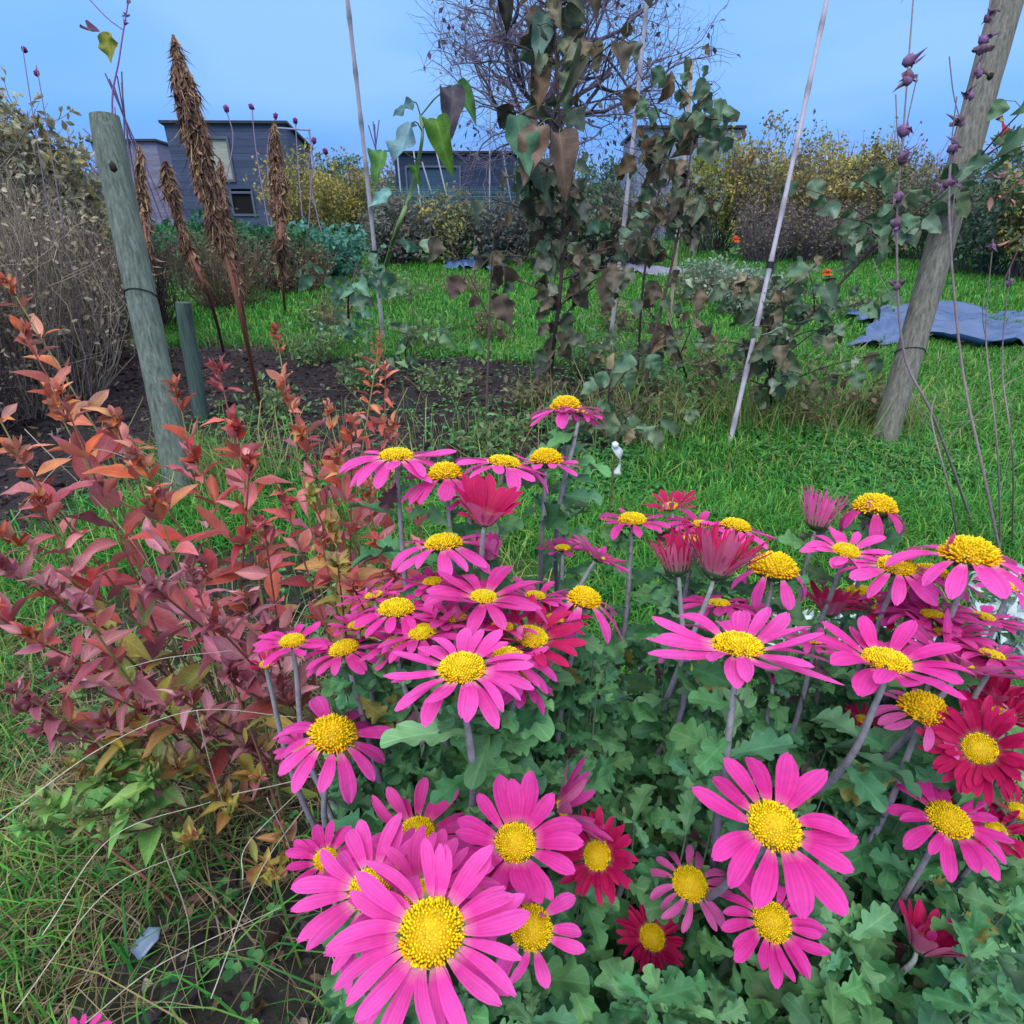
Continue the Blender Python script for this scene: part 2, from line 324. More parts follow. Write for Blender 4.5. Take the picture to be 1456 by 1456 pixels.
stamp(mb, CRL+OVL[:3], Q, D, U, rng.uniform(.012, .042, n), pick(C('#6b4a35', '#8a7360', '#4a3430', '#9b9186', '#5c5045'), n))
tag(mb.build('leaf_litter', M_wilt), 'fallen curled brown leaves scattered on bare soil', 'leaf litter', kind='stuff')

# grass
def blades(Q, hmin, hmax, wid, lean, cols_, mbx, dirbias=None):
    n = len(Q); h = rng.uniform(hmin, hmax, n); a = rng.uniform(0, 2*math.pi, n); ln = np.abs(rng.normal(0, lean, n))*h
    d = np.stack([np.cos(a), np.sin(a), np.zeros(n)], -1); sd = np.stack([-np.sin(a), np.cos(a), np.zeros(n)], -1)
    r2 = rng.uniform(-.6, .6, (n, 1)); sd = nrm(sd+r2*d); w_ = (wid*rng.uniform(.6, 1.3, n))[:, None]; up = np.array([0, 0, 1.])
    k = [Q-.004*up, Q+d*(ln*.2)[:, None]+up*(h*.45)[:, None], Q+d*(ln*.62)[:, None]+up*(h*.82)[:, None], Q+d*(ln*1.15)[:, None]+up*(h*(1-.25*np.minimum(ln/h, 1.5)))[:, None]]
    v = np.stack([k[0]-sd*w_, k[0]+sd*w_, k[1]-sd*w_*.9, k[1]+sd*w_*.9, k[2]-sd*w_*.6, k[2]+sd*w_*.6, k[3]], 1)
    c = pick(cols_, n, .18); cc = np.repeat(c[:, None], 7, 1); tip = np.array([1.12, 1.05, .8]); cc[:, 4:] *= tip
    off = (np.arange(n)*7)[:, None, None]
    mbx.add(v, cc.reshape(-1, 3), q=np.array([(0, 1, 3, 2), (2, 3, 5, 4)])[None]+off); o = mbx.n-n*7
    mbx.t.append((np.array([(4, 5, 6)])[None]+off).reshape(-1, 3)+o)
GC = C('#3f8a3c', '#4c9a40', '#2f7438', '#5ba148', '#3a7f4a', '#84a457')*np.array([.85, .98, .82]); GD = C('#a79f74', '#c2b796', '#8d8560')
def turf(n, x0, x1, y0, y1, *a, thr=.5, patch=0., cols_=GC):
    Q = field(n, x0, x1, y0, y1); s_ = soil(Q[:, 0], Q[:, 1]); f = fbm(Q[:, 0]*2.3, Q[:, 1]*2.3, 77); Q = Q[(rng.random(len(Q)) > s_*1.05) & (f > patch*rng.uniform(.6, 1.2, len(Q)))]
    blades(Q, *a, cols_, mb)
mb = MB(); turf(46000, -1.6, 1.7, .25, 2.0, .05, .12, .0021, .8, patch=.40)
turf(150000, -3.6, 4.4, 1.7, 4.8, .035, .085, .0032, .8, patch=.22)
turf(120000, -6.5, 7.5, 4.8, 10, .04, .10, .0055, .6, patch=.25)
turf(90000, -18, 19, 10, 26, .06, .14, .011, .6)
tag(mb.build('grass', M_grass), 'green mown grass of the allotment paths', 'grass', kind='stuff')
mb = MB(); turf(1500, -1.6, .1, .25, 1.7, .06, .16, .0011, 1.4, cols_=GD); turf(5000, -3, 4, 2.2, 4.5, .05, .13, .0015, 1.3, patch=.45, cols_=GD)
for cx, cy, r, n in [(-1.15, 2.25, .35, 700), (1.15, 2.85, .25, 500), (1.75, 2.9, .2, 450), (.5, 2.85, .4, 500), (1.5, 2.75, .4, 250), (-.2, 2.5, .8, 300)]:
    Q = np.stack([rng.normal(cx, r*.5, n), rng.normal(cy, r*.35, n), np.zeros(n)], -1); Q[:, 2] = gz(Q[:, 0], Q[:, 1]); blades(Q, .07, .26, .0018, .9, C('#8b8a5c', '#a9a27a', '#5f8d45', '#776a50', '#4f8f42', '#4f9a42'), mb)
turf(14000, -1.4, .15, .35, 1.3, .02, .08, .0011, 2.4, cols_=C('#8a8068', '#6a6050', '#a09880'))
tag(mb.build('dry_grass', M_grass), 'pale dead grass blades mixed in the turf', 'grass', kind='stuff')
# clover and low weeds
mb = MB(); Q = np.concatenate([field(16000, -.2, 3.2, 1.5, 2.9), field(3500, -1.6, .6, 2.0, 3.2), field(2600, -1.6, 1.2, .3, 1.6), field(2500, -1, 1.6, 3.5, 4.6)])
f = fbm(Q[:, 0]*2.5, Q[:, 1]*2.5, 50); Q = Q[(f > .47) & (rng.random(len(Q)) > soil(Q[:, 0], Q[:, 1])*.75)]; n = len(Q); Q[:, 2] += rng.uniform(.015, .055, n)
for k in range(3):
    a = rng.uniform(0, .6, n)+k*2.09; D = np.stack([np.cos(a), np.sin(a), np.full(n, .15)], -1); U = rng.normal(0, .25, (n, 3)); U[:, 2] += 1
    stamp(mb, RND, Q, D, U, rng.uniform(.009, .018, n), pick(C('#3d8a48', '#57a45a', '#2f7343', '#6cab62')*.8, n))
tag(mb.build('clover', M_grass), 'low clover and weeds growing through the grass', 'clover', kind='stuff')

# ------------------------------------------------------------------ plants in general
up = np.array([0, 0, 1.])
def cone(ax, n, ang):
    """n unit vectors spread round axis ax"""
    return nrm(nrm(ax)+rng.normal(0, ang, (n, 3)))
def grow(mbx, p, d, ln, r, lev, cfg, tips):
    """recursive branch as bent tube; tips collects (point, direction)"""
    K = 5; pts = [p]; dd = d.copy()
    for k in range(K-1): dd = nrm(dd+rng.normal(0, cfg['wig'], 3)+np.array([0, 0, cfg['lift']])); pts.append(pts[-1]+dd*ln/(K-1))
    pts = np.array(pts); r1 = r*cfg['taper']; tubes(mbx, pts, np.linspace(r, r1, K), cfg['col'](lev), 5 if lev < 3 else 4, cap=False)
    if lev >= cfg['lev']: tips.append((pts[-1], dd)); return
    for b in range(cfg['nb'](lev)):
        u = rng.uniform(.35, 1.) if b else 1.; i = min(K-2, int(u*(K-1))); f = u*(K-1)-i; q = pts[i]*(1-f)+pts[i+1]*f
        e = nrm(dd+rng.normal(0, cfg['sp'], 3)); grow(mbx, q, e, ln*rng.uniform(.6, .9), r1*(.95 if not b else .7), lev+1, cfg, tips)
        if lev >= 2: tips.append((q, e))
def shrub(name, label, cat, base, hgt, rad, nst, nlf, ls, lc, tc_, group=None, tmpl=RHB, mat=None, lo=.25, fill=.6, up_=.0, twr=.006, flat=1., nsub=5, droop=0.):
    base = np.array(base, float); base[2] = gz(base[0], base[1]); root = empty(name, base, label, cat, group)
    a = rng.uniform(0, 2*math.pi, nst); rr = rad*np.sqrt(rng.random(nst)); H_ = hgt*(1-.35*(rr/rad)**2)*rng.uniform(.75, 1.05, nst)
    e = base+np.stack([rr*np.cos(a), rr*np.sin(a)*flat, H_], -1); s0 = base+np.stack([rr*np.cos(a), rr*np.sin(a)*flat, np.zeros(nst)], -1)*np.array([.35, .35, 1]); s0[:, 2] = base[2]-.02
    t = np.linspace(0, 1, 7)[None, :, None]; path = s0[:, None]*(1-t)+e[:, None]*t; path[..., :2] += (np.sin(t*math.pi)*rng.normal(0, .07*hgt, (nst, 1, 2))); path[:, 1:-1] += rng.normal(0, .015*hgt, (nst, 5, 3))
    mt = MB(); tubes(mt, path, np.linspace(twr, twr*.3, 7)[None]*rng.uniform(.6, 1.3, (nst, 1)), pick(tc_, nst), 4, cap=False)
    ns = nst*nsub; i = rng.integers(0, nst, ns); u = rng.uniform(lo, 1, ns)*5.99; k = u.astype(int); f = (u-k)[:, None]; q = path[i, k]*(1-f)+path[i, k+1]*f
    d = nrm(path[i, k+1]-path[i, k])*.7+rng.normal(0, .6, (ns, 3)); d[:, 2] += .2; ln = rng.uniform(.08, .22, ns)[:, None]*hgt; p2 = np.stack([q, q+nrm(d)*ln*.5, q+nrm(d)*ln+rng.normal(0, .02*hgt, (ns, 3))], 1)
    tubes(mt, p2, np.array([[twr*.45, twr*.35, twr*.2]]), pick(tc_, ns), 3, cap=False)
    mt.build('branches', M_twig, root)
    if nlf:
        j = rng.integers(0, ns, nlf); w_ = rng.random((nlf, 1)); cen = p2[j, 0]*(1-w_)+p2[j, 2]*w_+rng.normal(0, ls*.8, (nlf, 3)); cen[:, 2] = np.maximum(cen[:, 2], base[2]+.01)
        D = rng.normal(0, 1, (nlf, 3)); D[:, 2] += up_-droop; U = rng.normal(0, .8, (nlf, 3)); U[:, 2] += .6
        cl = pick(lc, ns, .2)[j]*.65+pick(lc, nlf, .15)*.35
        ml = MB(); stamp(ml, tmpl, cen, D, U, ls*rng.uniform(.6, 1.4, nlf), cl); ml.build('foliage', mat or M_bgleaf, root)
    return root

# ------------------------------------------------------------------ far background
def W_(px, dist, z=0.):
    """point at horizontal distance dist seen at column px"""
    d = dist*cp-(z-H)*sp; return np.array(((px-728)/FPX*d, dist, z))
def shed(name, label, px, dist, wid, dep, hgt, hb, colr, win=(), rot=0., roofc='#3a3f4a', roof_over=.06):
    o = W_(px, dist); o[2] = gz(o[0], o[1])-.02; root = empty(name, o, label, 'shed'); ca, sa = math.cos(rot), math.sin(rot); R = [(ca, -sa, 0), (sa, ca, 0), (0, 0, 1)]
    mb = MB(); c0 = C(colr)[0]; nb = int(hgt/.13); hh = hgt/nb
    for k in range(nb):                       # overlapping boards on the front, cut round the openings
        z0, z1 = k*hh, (k+1)*hh-.004; segs = [(-wid/2, wid/2)]
        for (a, b, c, d, *_) in win:
            if z1 > c and z0 < d:
                ns = []
                for (s0, s1) in segs:
                    if b <= s0 or a >= s1: ns.append((s0, s1)); continue
                    if a > s0: ns.append((s0, a))
                    if b < s1: ns.append((b, s1))
                segs = ns
        for s0, s1 in segs: box(mb, (s0, -.015, z0), (s1, .02, z1), c0*rng.uniform(.85, 1.12), R, o)
    for x0, x1 in ((-wid/2, -wid/2+.04), (wid/2-.04, wid/2)):
        vv = np.array([(x, y, z) for x in (x0, x1) for y, z in ((.021, 0), (dep-.041, 0), (dep-.041, hb-.005), (.021, hgt-.005))])@np.array(R).T+o; mb.add(vv, c0*.95, q=[(0, 1, 2, 3), (4, 7, 6, 5), (0, 4, 5, 1), (3, 2, 6, 7), (0, 3, 7, 4), (1, 5, 6, 2)])
    box(mb, (-wid/2+.041, dep-.04, 0), (wid/2-.041, dep, hb-.01), c0, R, o)
    mb.build('wall', M_board, root, smooth=False)
    mb = MB(); v = np.array([(-wid/2-roof_over, -.1, hgt+.01), (wid/2+roof_over, -.1, hgt+.01), (wid/2+roof_over, dep+.1, hb+.01), (-wid/2-roof_over, dep+.1, hb+.01)]); v = np.concatenate([v, v+np.array([0, 0, .05])])@np.array(R).T+o
    mb.add(v, C(roofc)[0], q=[(0, 3, 2, 1), (4, 5, 6, 7), (0, 1, 5, 4), (1, 2, 6, 5), (2, 3, 7, 6), (3, 0, 4, 7)]); mb.build('roof', M_board, root, smooth=False)
    for (a, b, c, d, cl, nm, lb) in win:
        mf = MB(); t = .045
        for bx in (((a-t, -.05, d), (b+t, .025, d+t)), ((a-t, -.05, c-t), (b+t, .025, c)), ((a-t, -.05, c+.001), (a, .025, d-.001)), ((b, -.05, c+.001), (b+t, .025, d-.001))): box(mf, *bx, C('#5b6578')[0], R, o)
        fr = mf.build(nm, M_board, root, smooth=False, label=lb); mp_ = MB(); box(mp_, (a, .0, c), (b, .012, d), C(cl)[0], R, o); mp_.build('pane' if nm == 'window' else 'opening', M_board, fr, smooth=False)
    return root
shed('garden_shed', 'dark blue-grey boarded shed with a pale blind in its window', 348, 15.5, 2.5, 2.0, 2.15, 1.75, '#46526f',
     win=[(-.55, -.02, 1.12, 1.88, '#a3a6a0', 'window', 'window with a pale cream blind'), (-.12, .3, .45, .85, '#0b0c10', 'hatch', 'low square black hatch')], rot=.05)
shed('garden_shed', 'faded pinkish-grey shed standing behind the left wooden post', 205, 18, 1.7, 2, 1.95, 1.7, '#82809b', rot=-.1)
shed('garden_shed', 'low dark shed with a flat roof behind the bare tree', 650, 18, 3.0, 2.2, 1.70, 1.6, '#2b3b58', win=[(-1.2, .1, .8, 1.4, '#35506e', 'window', None)], roofc='#31343a')
shed('greenhouse', 'small white greenhouse on the horizon at right', 1225, 26, 2.3, 2, 1.55, 1.9, '#c5d3e2', win=[(-.9, -.1, .7, 1.3, '#7d93b4', 'window', None), (.15, .95, .7, 1.3, '#8fa5c2', 'window', None)], roofc='#8fa6c8')
bpy.data.objects['greenhouse']['category'] = 'greenhouse'
shed('garden_shed', 'grey shed half hidden behind leaves right of the bare tree', 965, 14.5, 2.0, 2, 2.0, 1.8, '#7c8fae')
# thin timber frame right of the shed
o = W_(437, 14.8); root = empty('timber_frame', o, 'thin open timber frame beside the dark shed', 'frame'); mb = MB()
for dx in (-.33, .33):
    tubes(mb, [o+(dx, 0, 0), o+(dx, 0, 2.0)], .018, C('#8b90b0')[0], 5)
mb.build('upright', M_twig, root); mb = MB(); tubes(mb, [o+(-.36, 0, 2.02), o+(.36, 0, 1.98)], .018, C('#8b90b0')[0], 5); mb.build('rail', M_twig, root)
# netting cage
cA, cB = W_(530, 10.5), W_(745, 10.5); root = empty('fruit_cage', (cA+cB)/2, 'green netting fruit cage held up by thin poles', 'fruit cage'); mb = MB(); lns = []
Wd = cB[0]-cA[0]; HN = 1.0
for k in range(int(Wd/.03)): lns.append(([cA+(k*.03, 0, 0), cA+(k*.03+rng.normal(0, .01), .01, HN)]))
for k in range(int(HN/.03)): lns.append(([cA+(0, 0, k*.03), cA+(Wd, 0, k*.03+rng.normal(0, .01))]))
tubes(mb, np.array(lns), .0018, C('#5f9a98')[0], 3, cap=False); mb.build('net', M_netm, root); mb = MB(); lns = []
for k in range(int(Wd/.07)): lns.append(([cA+(k*.07, 1.2, 0), cA+(k*.07, 1.21, HN)]))
for k in range(int(HN/.07)): lns.append(([cA+(0, 1.2, k*.07), cA+(Wd, 1.2, k*.07)]))
tubes(mb, np.array(lns), .0022, C('#5f9a98')[0], 3, cap=False); mb.build('net', M_netm, root)
for (a, b) in [((606, 330), (585, 190)), ((655, 330), (618, 205)), ((695, 325), (697, 150)), ((740, 310), (715, 215)), ((575, 320), (565, 220)), ((640, 320), (600, 230))]:
    d0 = 10.4+rng.uniform(-.1, .1); p0 = P(*a, d0*cp+H*sp); p0[2] = -.02; mb = MB(); tubes(mb, [p0, P(*b, d0*cp)], .012, C('#b9c4cc')[0], 5); mb.build('pole', M_cane, root)
# teepees of sticks
for (px, dist, h_, n, lb) in [(222, 12, 2.6, 6, 'thin stick wigwam rising behind the left post'), (545, 16, 2.3, 4, 'small stick wigwam on the horizon left of the bare tree')]:
    o = W_(px, dist); root = empty('stick_wigwam', o, lb, 'wigwam', 'stick wigwams'); 
    for k in range(n):
        a = k/n*6.28+.3; mb = MB(); f = np.array((math.cos(a), math.sin(a), 0)); tubes(mb, [o+f*.42, o-f*.12+(0, 0, h_*rng.uniform(.93, 1.05))], .012, C('#6f6288')[0], 4); mb.build('stick', M_twig, root)
# far tree belt + mid hedge shrubs
YG = C('#b8ac4c', '#93994a', '#76884e', '#b09454', '#85804f', '#9a8a58')*1.15; BR = C('#6a5f5a', '#857860', '#5a5660', '#94846a', '#7c7c88'); DG = C('#3f6a48', '#4d7850', '#5f8260', '#39604a'); BG = C('#5f7a72', '#6f8a80', '#50685f'); TW = C('#5b5263', '#6b5f66', '#473f4c', '#7d7280')
for k, (px, dist, h_, rd, nl, lc, lb) in enumerate([
    (10, 24, 2.2, 2.4, 3500, DG, 'dark bush on the far left edge of the skyline'), (100, 27, 1.8, 2.2, 2500, BR, 'brown bush on the skyline behind the dry thicket'),
    (565, 9.6, .85, .5, 2600, np.concatenate([BG, BR]), 'pale blue-green weeds at the left end of the fruit cage'), (640, 9.8, .88, .5, 2600, np.concatenate([BG, BG, YG]), 'pale blue-green weeds in front of the fruit cage'), (715, 9.6, .85, .5, 2400, np.concatenate([BG, BR]), 'pale weeds at the right end of the fruit cage'), (850, 8.8, 1.0, .5, 2600, np.concatenate([BR, DG]), 'leafy brown bush hiding the trunk of the bare tree'),
    (445, 12.5, 1.45, .8, 3800, YG, 'yellow-green bush right of the dark shed'), (505, 13.5, 1.35, .7, 2600, YG*.8, 'olive bush behind the leftmost tall cane'),
    (480, 26, 1.9, 2.6, 2600, DG, 'dark low hedge on the skyline above the yellow bush'), (600, 30, 1.7, 2.6, 2200, BR, 'brown hedge behind the fruit cage'),
    (760, 24, 1.8, 2.2, 2600, DG, 'dark hedge behind the bare tree'), (1010, 11.5, 1.55, .75, 3600, C('#8e9a3a', '#a3a544', '#6f8440'), 'bright yellow-green bush behind the upright bamboo cane'),
    (1090, 10.5, 1.55, .8, 4200, np.concatenate([YG, BR]), 'mottled olive bush behind the rightmost cane'), (1165, 11.5, 1.5, .85, 4200, YG, 'yellowish bush right of the rightmost cane'),
    (1240, 11, 1.35, .9, 4300, np.concatenate([YG, DG, BR]), 'rounded olive bush below the white greenhouse'), (1320, 10, 1.15, .8, 3600, np.concatenate([DG, BR]), 'dark green bush left of the right wooden post'),
    (1150, 22, 1.7, 2.0, 2600, DG, 'dark hedge on the skyline behind the yellowish bush'), (1300, 24, 1.5, 2.2, 2200, BR, 'brown hedge on the skyline behind the right post'),
    (1400, 8.5, 1.25, .75, 3600, np.concatenate([DG, BG]), 'grey-green bush behind the right wooden post'), (1462, 8.0, 1.45, .6, 3200, np.concatenate([DG, YG]), 'leafy bush at the right edge of the photo'),
    (880, 26, 1.7, 2.0, 2200, DG, 'hedge between the second and third canes')]):
    shrub('bush', lb, 'bush', W_(px, dist), h_*(1.16 if px > 1000 and dist < 15 else 1.05), rd*1.1, 70 if dist < 20 else 60, int(nl*1.7), .058 if dist < 15 else .12, lc, TW, 'bushes in the background', up_=.2, twr=.008 if dist < 20 else .015, droop=.1)
# upright brown-purple thicket stems below the yellow bushes
for k, (px, dist, h_, rd, lb) in enumerate([(1085, 9.6, .95, .55, 'grey-brown twiggy bush on the far side of the grass'), (1145, 9.9, .95, .5, 'purple-grey twiggy bush left of the orange marigold'), (900, 9.2, 1.25, .5, 'dark twiggy bush at the foot of the bare tree'), (1200, 9.8, .85, .45, 'brown twiggy bush above the lower marigold'),
    (800, 9.5, 1.0, .4, 'grey twiggy bush left of the bare tree trunk')]):
    shrub('twiggy_bush', lb, 'bush', W_(px, dist), h_, rd, 120, 1700, .04, C('#7b7480', '#8b8070', '#65605f', '#7f8450'), C('#6d6272', '#7f7480', '#564d58'), 'leafless twiggy bushes', twr=.005)
# green vegetables left, below the shed
for k, (px, dist, h_, rd, lb) in enumerate([(265, 9.5, .6, .7, 'dark green leafy crop in front of the pinkish shed'), (330, 8.2, .62, .7, 'dark green leafy crop below the dark shed'), (400, 7.4, .6, .6, 'green leafy crop right of the dry seed heads'), (465, 8.2, .62, .6, 'blue-green cabbage-like crop left of the tall cane')]):
    shrub('leafy_crop', lb, 'vegetable plant', W_(px, dist), h_, rd, 60, 1500, .075, C('#4f8a7a', '#639c90', '#3f7562') if k == 3 else C('#2f6a42', '#3d7a50', '#275c40'), C('#3f5a3a'), 'leafy crops', tmpl=HRT[:3], up_=.2, twr=.005)
for k, (px, dist, h_, rd, lb) in enumerate([(1010, 6.3, .42, .4, 'grey-green herb clump right of the upright cane'), (1060, 5.6, .4, .3, 'grey-green herb clump left of the rightmost cane')]):
    shrub('herb_clump', lb, 'herb', W_(px, dist), h_, rd, 90, 1800, .035, C('#6f8f80', '#8aa394', '#5a7a68', '#a3ac98'), C('#5f6a55'), 'herb clumps', tmpl=OVL[:2], twr=.003)

# bare tree
rng = np.random.default_rng(5); o = W_(822, 9.3); root = empty('bare_tree', o, 'leafless fruit tree with a dense purple-grey twig crown', 'tree')
mt = MB(); tr = spline([o+(0, 0, -.05), o+(-.05, 0, .6), o+(-.28, .05, 1.35), o+(-.5, 0, 1.9)], 10); tubes(mt, tr, np.linspace(.11, .07, 10), C('#4a4350')[0], 9); mt.build('trunk', M_twig, root)
mc = MB(); tips = []; cfg = dict(wig=.20, lift=.03, taper=.66, lev=6, nb=lambda l: 4 if l < 2 else (3 if l < 5 else 2), sp=.55, col=lambda l: C('#4a4450', '#504856', '#5a5262', '#665c70', '#70667e', '#786c88')[min(l, 5)])
for a in np.linspace(0, 2*math.pi, 14)[:-1]:
    b0 = tr[rng.integers(6, 10)]; e = nrm(np.array((math.cos(a), math.sin(a)*.9, rng.uniform(.15, .8)))); grow(mc, b0, e, rng.uniform(.80, 1.1), .034, 1, cfg, tips)
grow(mc, tr[-1], nrm(np.array((-.1, 0, 1.))), .75, .055, 1, cfg, tips); grow(mc, tr[-1], nrm(np.array((.45, 0, 1.))), .8, .05, 1, cfg, tips)
mc.build('crown', M_twig, root)
tp = np.array([t[0] for t in tips]); tp = tp[rng.random(len(tp)) < .10]; ml = MB(); n = len(tp); D = rng.normal(0, .5, (n, 3)); D[:, 2] -= .6
stamp(ml, RHB, tp, D, rng.normal(0, 1, (n, 3)), rng.uniform(.05, .1, n), pick(C('#5a4668', '#4f5560', '#6a6a50'), n)); ml.build('foliage', M_bgleaf, root)

# tarpaulins, stones
def tarp(name, lb, px0, px1, py0, py1, cc, h=.05, seed=3, nx=60, ny=26):
    mb = MB(); a = np.linspace(0, 1, nx); b = np.linspace(0, 1, ny); A, B = np.meshgrid(a, b, indexing='ij'); p00, p10, p01, p11 = G(px0, py1), G(px1, py1), G(px0, py0), G(px1, py0)
    Q = (p00*(1-A[..., None])+p10*A[..., None])*(1-B[..., None])+(p01*(1-A[..., None])+p11*A[..., None])*B[..., None]
    edge = (fbm(A*7, B*7, seed)-.5)*.25; Q[..., 0] += edge*(1-np.abs(2*A-1))*0+ (fbm(B*5, A*0, seed+5)-.5)*.5*(np.abs(2*A-1)); Q[..., 1] += (fbm(A*6, B*0, seed+9)-.5)*.5*np.abs(2*B-1)
    Q[..., 2] = gz(Q[..., 0], Q[..., 1])+.012+h*(np.abs(fbm(A*5+B*2, B*9-A*2, seed, 4)-.5)*2.4)+h*.8*fbm(A*3, B*3, seed+2)
    i = np.arange(nx*ny).reshape(nx, ny); q = np.stack([i[:-1, :-1], i[1:, :-1], i[1:, 1:], i[:-1, 1:]], -1); mb.add(Q, C(cc)[0], q=q)
    o = mb.build(name, M_sheetp, origin=Q.mean((0, 1))); m_ = o.modifiers.new('thick', 'SOLIDIFY'); m_.thickness = .003; return tag(o, lb, 'tarpaulin', 'plastic sheets on the ground')
tarp('plastic_sheet', 'large crumpled blue-grey plastic sheet behind the right post', 1205, 1560, 452, 503, '#365484', .12, 3)
tarp('plastic_sheet', 'small blue plastic sheet beyond the hanging-leaved stem', 632, 705, 372, 390, '#4a6aa0', .10, 8, 24, 12)
tarp('plastic_sheet', 'narrow lilac plastic sheet behind the middle cane', 868, 975, 385, 398, '#8b8aa6', .05, 12, 24, 10)
Q = np.array([G(565+8*k+rng.uniform(-3, 3), 372+rng.uniform(-4, 4)) for k in range(6)])
for k, q in enumerate(Q):
    mb = MB(); q[2] += .03; blobs(mb, q[None], np.array([rng.uniform(.06, .11)]), C('#b8b4a2'), .6); tag(mb.build('stone', M_stone, origin=q), ['leftmost', 'second from left', 'third from left', 'fourth from left', 'fifth from left', 'rightmost'][k]+' pale stone of the heap left of the little blue sheet', 'stone', 'pale stones in a heap')
q = G(1412, 497); mb = MB(); q[2] += .02; blobs(mb, q[None], np.array([.07]), C('#b7c49a'), .5); tag(mb.build('stone', M_stone, origin=q), 'pale flat stone holding the near edge of the large sheet', 'stone')

# ------------------------------------------------------------------ posts and canes
def post(name, label, b, t, r0, r1, colr, bands=(), sides=20, chk=0):
    b, t = np.array(b), np.array(t); ax = nrm(t-b); b = b-ax*.15; root = empty(name, b+ax*.15, label, 'post'); K = 40; u = np.linspace(0, 1, K)[:, None]; path = b*(1-u)+t*u
    path += np.stack([np.sin(u[:, 0]*5)*.006, np.zeros(K), np.zeros(K)], -1)
    mb = MB(); ra = np.linspace(r0, r1, K)*(1+rng.normal(0, .008, K)); ra[-1] *= .93
    tubes(mb, path, ra, C(colr)[0], sides); mb.build('shaft', M_post, root)
    for f in bands:
        i = int(f*(K-1)); mb = MB(); th = np.linspace(0, 2*math.pi, 25); rr = ra[i]+.0025; x = nrm(np.cross(ax, (0, 1., 0))); y = np.cross(ax, x); c0 = path[i]
        tubes(mb, c0+rr*(np.cos(th)[:, None]*x+np.sin(th)[:, None]*y)+ax*(.02*np.sin(th))[:, None], .002, C('#2c3038')[0], 5, False); mb.build('wire', M_stem, root)
    return root
bL = G(258, 715); tL = W_(151, bL[1]+.02, 1.22)
d_ = bL[1]*cp+H*sp
tL = P(151, 165, 2.02); post('wooden_post', 'round weathered grey post with a sawn top, left of the dry seed heads', bL, tL, .050, .046, '#6f7b74', (.62,))

bR = G(1252, 640); tR = P(1452, -60, 2.35); post('wooden_post', 'tall round weathered post leaning right across the plastic sheet', bR, tR, .052, .055, '#7f7d76', (.3,))
for rt, q_, r_ in ((bpy.data.objects['wooden_post'], P(161, 238, 1.965), .012), (bpy.data.objects['wooden_post.001'], P(1408, 108, 2.27), .011)):
    mb = MB(); blobs(mb, np.array([q_]), np.array([r_]), C('#2f2c2a'), 1.3); mb.build('knot', M_post, rt)
bS = G(285, 600); tS = P(262, 430, 2.9); post('wooden_post', 'short dark green mossy stake behind the left post', bS, tS, .035, .035, '#4f6460')
def cane(label, b, ptop, dt, r=.011, colr='#b9b3c4', nodes=9, tie=()):
    b = np.array(b); t = P(*ptop, dt); root = empty('bamboo_cane', b, label, 'bamboo cane', 'bamboo canes'); K = nodes*4+1; u = np.linspace(0, 1, K); b2 = b-nrm(t-b)*.1
    path = b2*(1-u[:, None])+t*u[:, None]; path[:, 0] += np.sin(u*3.1)*.008; ra = np.linspace(r, r*.8, K); ra[::4] *= 1.25; cc = np.repeat(C(colr)[0][None], K, 0).copy(); cc[::4] *= .55
    mb = MB(); tubes(mb, path, ra, cc[None], 10); mb.build('shaft', M_cane, root)
    for f in tie:
        i = int(f*(K-1)); mb = MB(); dd = nrm(t-b)*.012; tubes(mb, [path[i]-dd, path[i], path[i]+dd], [r*1.5]*3, C('#22262c')[0], 8); mb.build('tie', M_stem, root)
    return root
cane('leftmost tall cane, pale lilac, rising from the soil bed', G(545, 487), (487, -60), 3.35, .0145, tie=(.34,))
cane('tall cane in the middle rising through the hanging leaves', G(866, 500), (926, -60), 3.3, .0135, tie=(.30,))
cane('tall cane right of centre, leaning right, full height', G(1035, 640), (1188, -60), 2.35, .0105, tie=(.47,))
cane('short yellowish cane with its cut top visible against the sky', G(945, 520), (984, 85), 3.5, .012, '#b7a68f')

